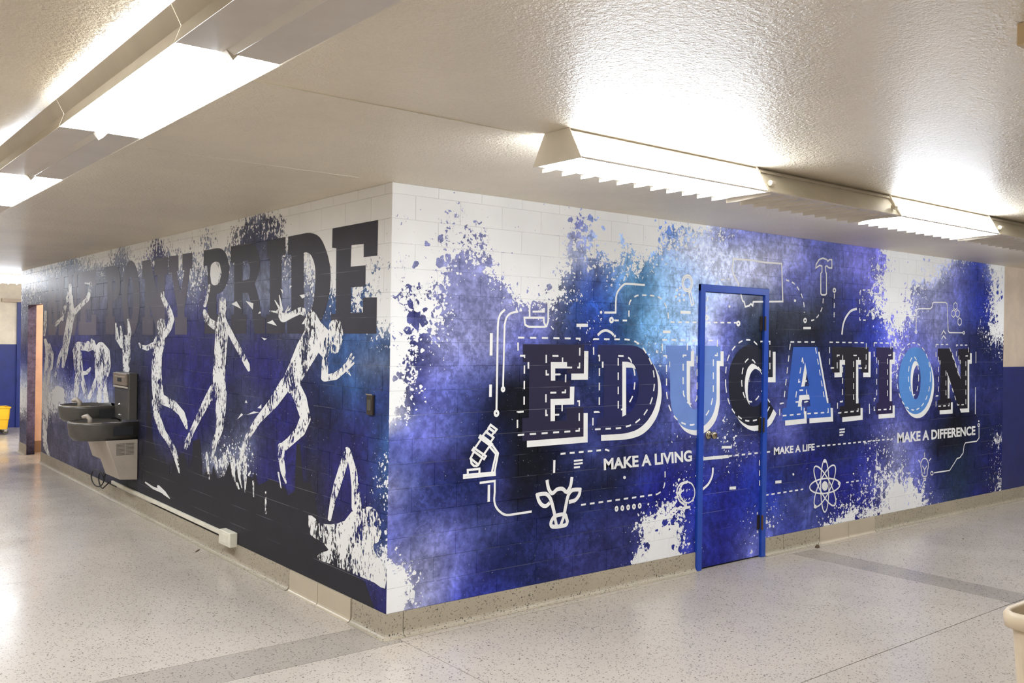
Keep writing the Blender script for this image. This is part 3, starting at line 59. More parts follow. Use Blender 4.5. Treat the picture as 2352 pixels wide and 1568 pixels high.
[136,139,186,99,136,139,186,99,136,139,186,99,136,139,186,99,136,139,186,99,136,139,186,99,136,139,186,99,136,139,186,99,136,139,186,99,129,132,190,86,156,178,232,92,174,206,254,99,174,206,254,99,174,206,254,99,174,206,254,92,171,204,253,82,179,208,254,72,210,223,255,59,204,212,247,46,169,176,230,32,127,134,209,22,110,116,200,11,110,116,200,2,110,116,200,0,110,116,200,0,110,116,200,0,110,116,200,0,108,114,197,0,105,111,193,0,114,118,206,0,126,126,222,0,126,126,222,2,126,126,222,5,126,126,222,34,126,126,222,67,126,126,222,85,126,126,222,87,129,129,223,88,166,169,236,88,202,209,249,88,220,228,255,86,220,228,255,82,216,224,253,76,162,173,227,68,99,114,196,61,41,60,168,54,90,103,180,60,152,158,196,70,214,212,213,82,226,223,216,84,226,223,216,83,226,223,216,83]]
RAST_L=[
[42,42,116,0,42,42,116,0,44,44,93,0,46,46,59,0,46,46,59,0,46,46,59,0,46,46,59,0,46,46,59,0,46,46,59,0,46,46,59,0,46,46,59,0,46,46,59,0,46,46,59,0,46,46,59,0,46,46,59,0,46,46,59,0,46,46,59,0,46,46,59,0,46,46,59,0,46,46,59,0,46,46,59,0,46,46,59,0,46,46,59,0,46,46,59,0,46,46,59,0,46,46,59,0,46,46,59,0,46,46,59,0,46,46,59,0,46,46,59,0,46,46,59,0,46,46,59,0,46,46,59,0,46,46,59,0,46,46,59,0,46,46,59,0,50,49,63,0,56,55,71,0,61,60,77,0,66,65,83,0,71,70,90,0,76,75,96,0,85,84,107,0,93,91,116,0,98,96,123,0,102,100,128,0,104,102,130,0,104,102,130,0,104,102,130,0,104,102,130,0,104,102,130,0,104,102,130,0,104,102,130,0,104,102,130,0,104,102,130,0,104,102,130,0,104,102,130,0,104,102,130,0,104,102,130,0,104,102,130,0,104,102,130,0,104,102,130,0,104,102,130,0,104,102,130,0,104,102,130,0,104,102,130,1,104,102,130,3],
[42,42,116,0,60,60,126,9,44,44,94,0,46,46,59,0,46,46,59,0,46,46,59,0,46,46,59,0,46,46,59,0,46,46,59,0,46,46,59,0,46,46,59,0,46,46,59,0,46,46,59,0,46,46,59,0,46,46,59,0,46,46,59,0,46,46,59,0,46,46,59,0,46,46,59,0,46,46,59,0,46,46,59,0,46,46,59,0,46,46,59,0,46,46,59,0,46,46,59,0,46,46,59,0,46,46,59,0,46,46,59,0,46,46,59,0,46,46,59,0,46,46,59,0,46,46,59,0,46,46,59,0,48,48,62,0,57,56,72,0,68,67,86,0,81,80,102,0,92,91,115,0,97,95,121,0,102,100,127,0,104,102,130,0,104,102,130,0,104,102,130,0,104,102,130,0,104,102,130,0,104,102,130,0,104,102,130,0,104,102,130,0,104,102,130,0,104,102,130,0,104,102,130,0,104,102,130,0,104,102,130,0,104,102,130,0,104,102,130,0,104,102,130,1,104,102,130,2,104,102,130,3,104,102,130,4,104,102,130,5,104,102,130,6,104,102,130,8,104,102,130,9,104,102,130,10,104,102,130,11,104,102,130,12,104,102,130,13],
[201,204,207,81,93,107,156,29,50,65,111,0,46,46,59,0,46,46,60,0,46,46,59,0,46,46,59,0,46,46,59,0,46,46,59,0,46,46,59,0,46,46,59,0,46,46,59,0,46,46,59,0,46,46,59,0,46,46,59,0,46,46,59,2,46,46,59,4,46,46,59,2,46,46,59,0,46,46,59,0,46,46,59,0,46,46,59,0,46,46,59,0,46,46,59,0,46,46,59,0,46,46,59,0,46,46,59,0,46,46,59,0,46,46,59,0,46,46,59,0,46,46,59,0,46,46,59,0,46,46,59,0,51,51,65,0,66,65,83,0,80,79,101,0,94,93,118,0,104,102,130,0,104,102,130,0,104,102,130,0,104,102,130,0,104,102,130,0,104,102,130,0,104,102,130,0,104,102,130,0,104,102,130,0,104,102,130,0,104,102,130,0,104,102,130,1,104,102,130,2,104,102,130,4,104,102,130,6,104,102,130,8,104,102,130,10,104,102,130,11,104,102,130,12,104,102,130,13,104,102,130,14,104,102,130,15,104,102,130,16,104,102,130,17,104,102,130,18,104,102,130,19,104,102,130,20,104,102,130,21,104,102,130,22,109,107,133,24],
[53,77,141,40,49,65,132,16,44,49,117,0,42,42,111,0,44,44,80,0,45,45,71,0,46,46,59,0,46,46,59,0,46,46,59,0,46,46,65,1,45,45,74,3,44,44,83,5,45,45,76,9,46,46,60,16,46,46,59,19,46,46,59,22,57,58,72,18,68,70,87,13,73,75,93,10,64,65,81,9,47,47,60,7,46,46,59,5,46,46,59,2,46,46,59,0,46,46,59,0,47,47,63,1,49,50,67,2,49,50,66,2,48,49,64,1,46,46,60,0,46,46,59,0,46,46,59,0,46,46,59,0,50,50,64,0,65,64,82,0,80,78,100,0,94,92,117,0,104,102,130,0,104,102,130,0,104,102,130,0,104,102,130,0,104,102,130,0,104,102,130,0,104,102,130,0,104,102,130,0,104,102,130,0,104,102,130,0,104,102,130,2,104,102,130,5,104,102,130,8,104,102,130,12,104,102,130,16,104,102,130,20,104,102,130,21,105,103,131,22,111,109,135,25,116,114,139,27,121,119,142,30,127,124,146,32,132,130,150,35,137,135,153,37,142,139,157,39,147,144,160,41,151,149,163,43,156,154,167,45,161,158,170,47,165,163,173,50],
[50,69,136,39,47,59,128,18,42,42,116,0,42,42,116,0,42,42,116,0,44,44,91,0,46,46,62,0,44,44,91,0,42,42,113,3,42,42,116,10,42,42,116,11,42,42,116,11,66,68,116,24,102,107,131,42,116,121,146,47,127,133,160,50,137,144,173,47,134,140,170,36,111,116,145,25,75,78,108,16,46,47,83,7,44,44,87,4,44,44,92,1,44,44,97,0,50,51,98,3,56,59,98,7,62,65,97,10,57,60,86,7,51,53,74,3,47,47,61,0,46,46,59,0,46,46,59,0,46,46,59,0,50,49,63,0,64,64,82,0,79,78,99,0,93,91,117,0,104,102,130,0,104,102,130,0,104,102,130,0,104,102,130,0,104,102,130,0,104,102,130,0,107,105,133,1,113,111,139,3,118,118,146,5,124,124,152,7,130,130,157,13,136,135,160,19,141,141,163,25,147,146,165,30,153,151,167,36,158,156,168,42,163,161,172,44,168,166,175,47,173,171,179,50,178,176,182,53,183,180,186,56,188,185,189,59,192,189,192,62,196,194,195,64,201,198,198,66,205,202,201,68,209,206,204,69,213,210,207,71,217,214,210,73,221,218,213,75],
[58,94,154,52,49,66,134,25,42,42,116,0,42,42,116,0,42,42,116,0,44,44,92,0,46,46,63,0,43,43,99,0,42,42,116,3,42,42,116,9,44,44,115,9,48,50,112,8,92,96,140,25,136,143,173,42,119,126,156,41,91,96,128,39,77,81,114,29,70,74,107,18,60,63,105,9,50,52,111,4,43,43,116,0,42,42,116,0,42,42,116,0,43,43,116,0,46,47,113,2,49,50,112,3,49,51,109,4,47,48,93,2,46,46,78,1,46,46,62,0,46,46,59,0,46,46,59,0,46,46,59,0,49,49,63,0,69,69,87,1,92,92,113,1,117,118,143,2,141,142,170,4,147,149,176,5,153,155,183,7,159,161,189,9,164,167,195,11,170,173,201,14,175,179,206,18,180,184,212,22,185,190,217,27,190,195,223,32,195,200,224,37,201,204,223,43,207,209,221,49,212,213,219,54,218,216,217,60,223,220,214,65,226,223,216,67,226,223,218,67,226,223,219,68,225,224,221,68,225,224,222,68,225,224,223,68,225,224,224,68,225,224,226,66,224,224,227,65,224,225,228,63,224,225,229,62,224,225,230,61,224,225,231,60,223,225,233,58],
[58,94,154,45,50,67,135,21,41,42,114,0,38,40,106,0,40,41,112,0,40,41,99,0,34,40,80,0,39,41,105,0,42,42,116,0,42,42,116,0,50,51,111,0,57,60,106,0,82,86,126,10,104,109,142,18,85,90,123,16,68,72,106,13,59,62,105,8,51,53,110,4,45,45,114,1,43,43,116,0,42,42,116,0,42,43,116,0,44,44,115,0,46,47,113,0,48,49,112,0,49,51,111,0,50,52,109,0,50,51,92,0,49,49,77,0,47,47,62,0,46,46,59,0,46,46,59,0,46,46,59,0,52,52,65,0,91,93,110,3,132,136,157,5,175,181,205,8,214,222,249,11,219,227,254,14,215,223,251,16,209,217,247,18,203,211,243,20,198,205,239,23,192,199,236,27,187,194,232,30,181,188,228,33,176,183,225,36,177,183,222,38,183,188,222,40,191,195,223,41,200,204,226,42,211,213,230,43,222,225,235,44,223,226,237,44,223,226,238,44,222,226,239,45,222,226,240,45,222,226,242,46,222,226,243,46,222,227,244,46,222,227,245,45,221,227,246,43,221,227,247,42,221,227,248,41,221,227,249,40,221,227,250,39,221,227,251,38],
[58,94,154,20,50,68,135,9,40,41,111,0,35,39,99,0,35,39,100,0,36,40,86,0,42,44,68,0,42,43,98,0,42,42,116,0,42,42,116,0,43,43,115,0,46,46,114,0,55,57,108,0,63,67,103,0,64,68,102,0,64,68,102,0,57,60,106,0,48,49,112,0,42,42,116,0,42,42,116,0,42,42,116,0,48,49,112,0,55,58,107,0,63,67,102,0,64,68,102,0,63,67,103,0,61,65,103,0,56,58,89,0,51,52,76,0,47,47,62,0,47,47,62,0,49,50,66,0,51,53,72,0,57,59,81,0,83,86,116,3,105,109,147,6,123,128,175,9,137,143,197,11,132,138,194,12,127,133,190,13,122,128,187,13,118,123,184,14,113,118,181,15,109,114,177,18,104,109,174,20,100,105,171,22,96,100,168,24,105,110,174,24,126,131,188,24,147,153,204,23,170,176,220,23,192,199,235,22,212,220,249,22,211,219,249,23,208,215,246,24,204,212,244,25,201,208,242,26,198,205,239,27,194,202,237,28,191,198,235,29,188,195,233,28,185,192,231,28,182,189,229,27,179,186,226,27,176,183,224,26,173,180,222,26,171,177,221,25],
[54,80,144,0,50,68,135,0,49,65,133,0,51,70,136,0,36,48,102,0,31,38,83,0,33,39,81,0,38,41,104,0,42,42,116,0,42,42,116,0,50,51,111,0,59,62,105,0,62,65,104,0,63,67,102,0,61,65,104,0,57,60,106,0,51,53,110,0,45,46,114,0,42,42,116,0,42,42,116,0,42,42,116,0,48,50,112,0,56,59,107,0,64,68,102,0,58,61,106,0,52,54,110,0,45,46,114,0,45,45,97,0,45,45,80,0,46,46,64,0,50,50,68,0,55,57,80,0,60,63,92,0,64,68,103,0,67,71,115,3,70,74,126,5,73,77,136,7,75,79,144,9,73,77,144,8,71,75,143,8,69,73,143,8,67,70,143,7,66,68,142,8,65,67,141,10,64,66,140,12,63,65,139,14,62,64,138,16,70,73,144,17,86,89,156,17,100,104,167,16,113,118,178,16,126,131,188,16,137,143,197,16,137,142,197,16,134,139,195,17,131,137,193,17,129,134,191,17,126,131,189,18,123,129,188,18,121,126,186,18,119,124,184,17,116,121,183,17,114,119,181,17,112,117,179,16,109,114,178,16,107,112,176,16,105,110,175,15],
[49,65,133,0,54,80,144,0,58,94,154,0,58,94,154,0,52,83,141,0,43,65,120,0,29,37,86,0,49,54,97,0,58,61,106,0,46,47,113,0,42,42,116,0,42,42,116,0,50,51,111,0,59,62,105,0,55,57,108,0,49,50,111,0,46,47,113,0,44,44,115,0,42,42,116,0,42,42,116,0,42,42,116,0,45,46,114,0,49,51,111,0,53,55,109,0,49,50,112,0,45,46,114,0,42,42,116,0,47,47,107,0,51,53,98,0,56,59,90,0,59,62,91,0,61,65,95,0,63,67,99,0,64,68,102,0,65,69,105,1,65,69,107,1,66,70,109,1,66,70,110,2,62,65,112,1,57,59,114,1,52,53,116,1,47,48,118,1,44,44,118,2,44,44,118,4,43,43,117,6,42,42,116,8,42,42,116,10,46,46,120,11,53,54,128,11,59,61,135,11,65,68,142,11,71,74,148,11,77,81,155,11,78,82,156,11,79,83,155,11,80,83,154,11,80,84,154,11,81,84,153,11,82,85,152,11,83,86,151,11,83,86,151,11,84,86,150,11,84,87,150,11,84,87,150,11,84,87,150,11,85,87,149,11,85,87,149,11],
[110,128,168,7,113,130,169,7,105,124,167,6,61,96,155,0,58,94,154,0,58,84,136,0,59,64,101,0,63,67,101,0,59,63,105,0,47,48,113,0,42,42,116,0,42,42,116,0,42,42,116,0,43,43,115,0,51,53,110,0,60,64,104,0,58,61,106,0,49,50,112,0,42,42,116,0,42,42,116,0,42,42,116,0,42,42,116,0,42,42,116,0,42,42,116,0,44,44,115,0,46,47,113,0,49,50,112,0,54,56,109,0,58,61,106,0,62,66,103,0,64,68,102,0,64,68,102,0,64,68,102,0,64,68,102,0,64,68,102,0,64,68,102,0,64,68,102,0,64,68,102,0,63,67,109,0,62,65,117,0,62,64,125,0,61,64,133,0,61,63,137,1,62,64,138,3,62,64,138,5,62,65,139,8,63,65,139,10,64,67,141,11,67,70,144,11,70,73,147,11,73,76,150,11,75,79,153,11,77,81,155,11,80,84,154,11,83,86,151,11,85,88,149,11,88,90,146,11,91,92,143,11,94,94,140,11,96,96,138,11,96,96,138,11,96,96,138,11,96,96,138,11,97,96,137,11,97,96,137,11,97,97,137,11,97,97,137,11],
[73,104,158,29,72,103,158,22,68,101,157,9,59,95,154,1,58,94,154,0,60,86,138,0,64,69,104,0,64,68,102,0,64,68,102,0,63,67,103,0,56,59,107,0,45,46,114,0,50,51,111,0,60,64,104,0,64,68,102,0,64,68,102,0,59,62,105,0,49,51,111,0,42,42,116,0,42,42,116,0,42,42,116,0,42,42,116,0,42,42,116,0,42,42,116,0,49,50,112,0,56,59,107,0,63,67,102,0,64,68,102,0,64,68,102,0,64,68,102,0,64,68,102,0,64,68,102,0,64,68,102,0,64,68,102,0,64,68,102,0,64,68,102,0,64,68,102,0,64,68,102,0,68,71,113,0,71,75,124,0,75,79,135,0,79,82,146,0,81,85,153,1,81,85,153,3,81,85,153,5,82,85,152,7,82,85,152,8,82,85,152,9,82,85,152,9,82,85,152,9,82,85,152,9,82,85,152,9,82,85,152,9,85,88,150,10,90,92,148,10,94,96,146,11,99,100,144,11,103,103,142,12,107,107,140,12,110,110,138,13,111,110,138,13,111,110,138,13,111,110,139,13,111,110,139,13,111,111,139,13,111,111,139,13,111,111,139,13],
[226,223,216,99,160,172,192,77,58,94,154,42,58,94,154,33,58,94,154,25,60,86,139,18,64,69,105,11,104,110,141,4,122,128,158,0,81,86,119,0,63,67,102,0,62,66,103,0,62,66,103,0,64,67,102,0,64,68,102,0,64,68,102,0,59,62,105,0,50,51,111,0,42,42,116,1,42,42,116,4,42,42,116,8,42,42,116,7,42,42,116,4,42,42,116,0,49,50,112,0,56,58,107,0,63,67,103,0,64,68,102,0,64,68,102,0,64,68,102,0,64,68,102,0,64,68,102,0,64,68,102,0,64,68,102,0,64,68,102,0,64,68,102,0,64,68,102,0,64,68,102,0,71,74,109,0,78,80,117,0,85,86,125,0,92,93,132,0,97,96,137,0,97,96,137,1,97,96,137,2,96,96,138,2,96,96,138,3,96,96,138,3,96,96,138,3,96,96,138,3,96,96,138,3,96,96,138,3,96,96,138,3,99,100,140,5,104,105,144,7,110,111,148,10,115,117,152,12,119,122,155,14,124,128,158,17,128,132,161,18,128,132,161,18,128,132,161,18,128,132,161,18,128,132,161,18,128,132,160,18,128,132,160,18,128,132,160,18],
[193,198,204,84,148,163,187,71,61,96,155,48,69,103,158,57,65,99,157,44,82,109,160,33,132,141,173,32,138,145,174,26,139,146,175,19,134,140,170,12,129,136,165,7,127,134,163,2,125,131,161,0,123,130,160,0,121,128,158,3,120,126,156,6,102,107,146,8,69,71,129,8,46,46,118,8,71,73,134,15,94,98,148,22,88,92,144,19,66,67,131,10,45,45,118,1,60,62,124,2,81,84,132,4,100,105,139,5,93,98,130,4,80,85,118,2,69,73,107,1,64,68,102,0,64,68,102,0,64,68,102,0,64,68,102,0,68,71,104,0,71,74,107,0,75,77,110,0,78,80,112,0,83,84,115,0,89,89,119,0,94,94,123,0,100,99,127,0,104,102,130,0,104,102,130,0,104,102,130,0,104,102,130,0,104,102,130,0,104,102,130,0,104,102,130,1,104,102,130,1,104,102,130,2,104,102,130,2,104,102,130,2,107,106,134,5,113,113,142,8,119,121,149,12,124,127,156,16,130,134,163,19,135,141,170,23,140,147,176,26,140,147,176,26,140,147,176,25,140,147,176,25,140,147,176,25,140,147,176,25,140,147,176,25,140,147,176,25],
[122,143,178,74,111,134,173,74,116,138,175,77,208,209,209,94,226,223,216,93,205,205,206,80,149,155,180,58,140,147,176,43,140,147,176,30,140,147,176,24,140,147,176,17,140,147,176,11,140,147,176,11,140,147,176,14,140,147,176,17,140,147,176,22,132,138,171,24,111,116,158,23,93,97,147,23,111,116,158,31,131,137,170,39,128,134,168,36,104,109,154,24,80,83,139,13,83,85,141,10,95,99,149,8,112,116,159,8,109,114,152,8,98,103,138,8,85,89,123,6,74,79,112,5,70,74,108,4,67,71,105,3,64,68,102,2,72,75,107,1,82,83,114,1,92,91,121,0,102,100,128,0,103,102,130,0,103,101,129,0,103,101,129,0,104,102,130,0,104,102,130,0,104,102,130,0,104,102,130,0,104,102,130,0,104,102,130,0,104,102,130,0,104,102,130,2,104,102,130,4,104,102,130,5,104,102,130,6,104,102,130,8,107,106,134,11,113,113,141,15,119,120,149,20,124,127,156,24,130,134,163,29,135,141,170,33,140,147,176,37,140,147,176,36,140,147,176,36,140,147,176,36,140,147,176,36,140,147,176,35,140,147,176,35,140,147,176,35],
[226,223,216,94,226,223,216,95,226,223,216,98,226,223,216,92,226,223,216,94,226,223,216,93,226,223,216,80,180,183,195,59,132,138,168,40,95,101,133,28,81,86,119,19,86,91,123,13,91,96,128,12,95,100,132,15,110,116,147,26,130,137,167,40,140,147,176,46,140,147,176,43,140,147,176,41,140,147,176,46,140,147,176,52,140,147,176,52,140,147,176,45,140,147,176,38,115,120,160,27,82,85,140,15,51,52,122,3,67,69,131,8,95,99,147,17,118,124,160,24,121,127,157,27,101,107,138,23,83,88,121,20,68,72,105,17,66,70,104,16,70,73,106,15,73,76,109,15,78,80,112,14,87,89,120,14,98,100,131,15,108,110,140,16,116,119,148,16,120,123,152,16,112,114,143,14,105,106,136,13,98,99,129,11,93,93,123,10,89,90,120,9,95,96,126,10,101,101,130,12,105,106,135,13,109,109,138,15,112,113,141,16,115,116,145,19,119,121,149,24,123,126,154,28,127,131,160,32,131,136,165,37,136,141,170,41,140,147,176,46,140,147,176,46,140,147,176,45,140,147,176,45,140,147,176,45,140,147,176,45,140,147,176,45,140,147,176,44],
[226,223,216,99,226,223,216,99,226,223,216,99,226,223,216,99,226,223,216,95,226,223,216,92,226,223,216,98,226,223,216,99,202,200,201,89,111,113,136,62,64,68,102,38,64,68,102,18,64,68,102,13,64,68,102,15,93,97,126,31,141,145,166,57,161,165,186,69,148,154,180,61,140,147,176,55,144,150,178,56,143,149,177,56,140,147,176,57,140,147,176,60,140,147,176,61,116,121,161,54,83,86,141,44,51,52,122,34,76,76,135,39,122,122,161,49,164,164,184,58,178,180,192,58,151,155,174,45,126,130,156,34,101,107,137,24,99,103,133,27,103,106,133,32,105,108,133,36,105,108,131,38,110,113,137,38,119,123,147,37,129,133,158,36,139,145,170,36,146,152,177,36,126,132,161,32,108,114,145,29,92,97,129,26,77,82,115,23,67,71,105,21,81,86,118,22,94,99,130,24,106,111,142,25,117,122,152,27,127,132,161,28,133,138,167,30,133,139,168,33,134,140,169,37,135,141,170,40,137,143,172,44,138,145,174,47,140,147,176,51,140,147,176,51,140,147,176,51,140,147,176,50,140,147,176,50,140,147,176,50,140,147,176,50,140,147,176,50],
[226,223,216,99,226,223,216,99,226,223,216,99,226,223,216,99,226,223,216,99,226,223,216,99,226,223,216,99,226,223,216,99,212,210,206,95,118,120,140,70,76,80,113,52,98,103,135,41,102,107,139,40,95,100,132,48,122,125,148,57,184,183,188,76,215,213,211,85,179,182,194,71,140,147,176,55,172,175,191,67,198,198,203,77,207,206,207,81,201,201,204,80,195,196,202,80,155,156,180,72,104,104,151,62,57,57,124,52,80,79,137,57,136,135,167,68,191,188,197,80,220,217,213,83,199,200,204,68,177,180,193,52,154,159,182,33,157,162,184,36,175,178,192,50,190,190,197,64,203,201,201,76,204,202,201,76,201,199,200,70,199,198,200,64,199,198,201,60,196,197,202,55,165,171,187,50,136,146,172,46,108,123,157,41,83,101,142,37,62,82,129,33,84,100,140,38,105,117,151,41,124,133,161,44,142,149,172,47,158,163,182,50,167,171,189,51,164,169,187,52,162,166,186,53,159,164,185,55,157,162,184,56,155,160,183,58,152,158,182,59,150,156,181,59,148,154,180,58,146,152,179,57,143,150,178,56,141,148,177,56,140,147,176,55,140,147,176,55],
[226,223,216,99,226,223,216,99,226,223,216,99,226,223,216,99,226,223,216,99,226,223,216,99,226,223,216,99,226,223,216,99,225,222,215,99,202,200,199,93,175,175,182,84,177,178,188,79,176,179,193,80,167,171,189,91,174,177,192,99,202,202,205,99,226,223,216,99,222,219,214,96,211,210,209,91,212,211,210,91,219,217,213,93,226,223,216,94,226,223,216,93,226,223,216,93,199,196,201,87,151,149,175,77,95,94,145,67,96,95,145,66,139,137,169,73,188,186,196,81,225,223,216,88,222,219,214,88,215,214,211,85,206,206,207,80,204,203,206,78,208,207,207,81,214,212,210,85,222,219,214,91,226,223,216,92,226,223,216,88,226,223,216,84,226,223,216,80,224,222,215,75,198,201,206,70,169,179,195,65,138,155,183,59,105,130,171,54,70,103,158,48,93,121,167,53,119,141,176,60,147,161,185,66,173,181,194,71,197,199,204,77,212,211,210,79,209,208,208,78,206,205,207,77,203,203,205,77,200,200,204,76,198,198,203,76,195,195,202,76,192,193,200,75,189,191,199,74,187,188,198,73,184,186,197,72,182,184,195,71,179,182,194,70,177,180,193,69]]

# ------------------------------------------------------------------ helpers
def lin(c): c = c / 255.0; return c / 12.92 if c <= .04045 else ((c + .055) / 1.055) ** 2.4
def rgb(r, g, b, k=1.0): return (min(lin(r) * k, 1), min(lin(g) * k, 1), min(lin(b) * k, 1), 1)

def mesh_obj(name, verts, faces, mat=None, parent=None, smooth=False, loc=None):
    me = bpy.data.meshes.new(name); me.from_pydata([tuple(v) for v in verts], [], faces); me.update()
    if mat is not None: me.materials.append(mat)
    if smooth: me.polygons.foreach_set('use_smooth', [True] * len(me.polygons))
    o = bpy.data.objects.new(name, me); COL.objects.link(o)
    if parent is not None: o.parent = parent
    if loc is not None: o.location = loc
    return o
def tag(o, label=None, cat=None, group=None, kind=None):
    if label: o['label'] = label
    if cat: o['category'] = cat
    if group: o['group'] = group
    if kind: o['kind'] = kind
    return o
def empty(name, loc=(0, 0, 0), rz=0):
    o = bpy.data.objects.new(name, None); COL.objects.link(o); o.location = loc; o.rotation_euler = (0, 0, rz)
    o.empty_display_size = .1
    return o
class MB:
    def __init__(s): s.v = []; s.f = []
    def add(s, v, f):
        n = len(s.v); s.v += [tuple(q) for q in v]; s.f += [tuple(i + n for i in q) for q in f]; return s
    def box(s, x0, x1, y0, y1, z0, z1):
        v = [(x0, y0, z0), (x1, y0, z0), (x1, y1, z0), (x0, y1, z0), (x0, y0, z1), (x1, y0, z1), (x1, y1, z1), (x0, y1, z1)]
        return s.add(v, [(0, 3, 2, 1), (4, 5, 6, 7), (0, 1, 5, 4), (1, 2, 6, 5), (2, 3, 7, 6), (3, 0, 4, 7)])
    def prism(s, prof, a0, a1, axis='x'):
        # prof: list of (p,q); extruded along axis. x: p=y,q=z ; y: p=x,q=z ; z: p=x,q=y
        n = len(prof)
        def P(p, q, a): return (a, p, q) if axis == 'x' else ((p, a, q) if axis == 'y' else (p, q, a))
        v = [P(p, q, a0) for p, q in prof] + [P(p, q, a1) for p, q in prof]
        f = [(i, (i + 1) % n, n + (i + 1) % n, n + i) for i in range(n)] + [tuple(range(n))[::-1], tuple(range(n, 2 * n))]
        return s.add(v, f)
    def sheet(s, pts, a0, a1, axis='x'):
        n = len(pts)
        def P(p, q, a): return (a, p, q) if axis == 'x' else ((p, a, q) if axis == 'y' else (p, q, a))
        v = [P(p, q, a0) for p, q in pts] + [P(p, q, a1) for p, q in pts]
        return s.add(v, [(i, i + 1, n + i + 1, n + i) for i in range(n - 1)])
    def tube(s, pts, r, n=8, cap=True):
        pts = [Vector(p) for p in pts]; rr = r if isinstance(r, (list, tuple)) else [r] * len(pts)
        rings = []; ref = None
        for i, p in enumerate(pts):
            d = (pts[min(i + 1, len(pts) - 1)] - pts[max(i - 1, 0)]).normalized()
            if ref is None: ref = Vector((0, 0, 1)) if abs(d.z) < .9 else Vector((1, 0, 0))
            a = ref - d * ref.dot(d); a.normalize(); ref = a; b = d.cross(a)
            rings.append([p + (a * math.cos(2 * PI * k / n) + b * math.sin(2 * PI * k / n)) * rr[i] for k in range(n)])
        v = [q for g in rings for q in g]; f = []
        for i in range(len(pts) - 1):
            for k in range(n): f.append((i * n + k, i * n + (k + 1) % n, (i + 1) * n + (k + 1) % n, (i + 1) * n + k))
        if cap: f += [tuple(range(n))[::-1], tuple(range((len(pts) - 1) * n, len(pts) * n))]
        return s.add(v, f)
    def loft(s, rings, close=True, cap0=True, cap1=True):
        n = len(rings[0]); v = [q for g in rings for q in g]; f = []
        for i in range(len(rings) - 1):
            for k in range(n if close else n - 1): f.append((i * n + k, i * n + (k + 1) % n, (i + 1) * n + (k + 1) % n, (i + 1) * n + k))
        if cap0: f.append(tuple(range(n))[::-1])
        if cap1: f.append(tuple(range((len(rings) - 1) * n, len(rings) * n)))
        return s.add(v, f)
    def build(s, name, mat, parent=None, smooth=False, bevel=0, kind=None, flip=True):
        o = mesh_obj(name, s.v, s.f, mat, parent, smooth)
        if flip:
            bm = bmesh.new(); bm.from_mesh(o.data); bmesh.ops.recalc_face_normals(bm, faces=bm.faces); bm.to_mesh(o.data); bm.free()
        if bevel:
            m = o.modifiers.new('bevel', 'BEVEL'); m.width = bevel; m.segments = 2; m.limit_method = 'ANGLE'; m.angle_limit = .6
        if kind: o['kind'] = kind
        return o

# ------------------------------------------------------------------ materials
class NT:
    def __init__(s, name):
        s.m = bpy.data.materials.new(name); s.m.use_nodes = True; s.t = s.m.node_tree; s.t.nodes.clear()
        s.out = s.t.nodes.new('ShaderNodeOutputMaterial'); s.b = s.t.nodes.new('ShaderNodeBsdfPrincipled')
        s.t.links.new(s.b.outputs[0], s.out.inputs[0])
        s._pos = None
    def n(s, typ, **kw):
        q = s.t.nodes.new('ShaderNode' + typ)
        for k, v in kw.items(): setattr(q, k, v)
        return q
    def l(s, a, b): s.t.links.new(a, b)
    def pos(s):
        if s._pos is None: s._pos = s.n('NewGeometry').outputs['Position']
        return s._pos
    def setv(s, sock, v):
        if isinstance(v, bpy.types.NodeSocket): s.l(v, sock)
        else: sock.default_value = v
    def noise(s, scale, detail=4, rough=.55, dist=0, vec=None):
        q = s.n('TexNoise'); s.l(vec if vec is not None else s.pos(), q.inputs['Vector'])
        q.inputs['Scale'].default_value = scale; q.inputs['Detail'].default_value = detail
        q.inputs['Roughness'].default_value = rough; q.inputs['Distortion'].default_value = dist
        return q.outputs['Fac']
    def voro(s, scale, feature='F1', out='Distance', vec=None, rnd=1):
        q = s.n('TexVoronoi', feature=feature); s.l(vec if vec is not None else s.pos(), q.inputs['Vector'])
        q.inputs['Scale'].default_value = scale; q.inputs['Randomness'].default_value = rnd
        return q.outputs[out]
    def math(s, op, a, b=0, c=0, clamp=False):
        q = s.n('Math', operation=op, use_clamp=clamp); s.setv(q.inputs[0], a); s.setv(q.inputs[1], b)
        if len(q.inputs) > 2: s.setv(q.inputs[2], c)
        return q.outputs[0]
    def ramp(s, v, a, b, lo=0, hi=1, smooth=True):
        q = s.n('MapRange', interpolation_type='SMOOTHSTEP' if smooth else 'LINEAR'); s.setv(q.inputs[0], v)
        q.inputs[1].default_value = a; q.inputs[2].default_value = b; q.inputs[3].default_value = lo; q.inputs[4].default_value = hi
        return q.outputs[0]
    def mix(s, f, a, b, typ='MIX'):
        q = s.n('Mix', data_type='RGBA', blend_type=typ); s.setv(q.inputs[0], f); s.setv(q.inputs[6], a); s.setv(q.inputs[7], b)
        return q.outputs[2]
    def scale(s, col, f):
        q = s.n('VectorMath', operation='SCALE'); s.setv(q.inputs[0], col); s.setv(q.inputs[3], f); return q.outputs[0]
    def bump(s, h, strength=.3, dist=.002):
        q = s.n('Bump'); s.l(h, q.inputs['Height']); q.inputs['Strength'].default_value = strength; q.inputs['Distance'].default_value = dist
        s.l(q.outputs[0], s.b.inputs['Normal'])
    def col(s, v): s.setv(s.b.inputs['Base Color'], v)
    def rough(s, v): s.setv(s.b.inputs['Roughness'], v)
    def spec(s, v): s.b.inputs['Specular IOR Level'].default_value = v
    def metal(s, v): s.b.inputs['Metallic'].default_value = v

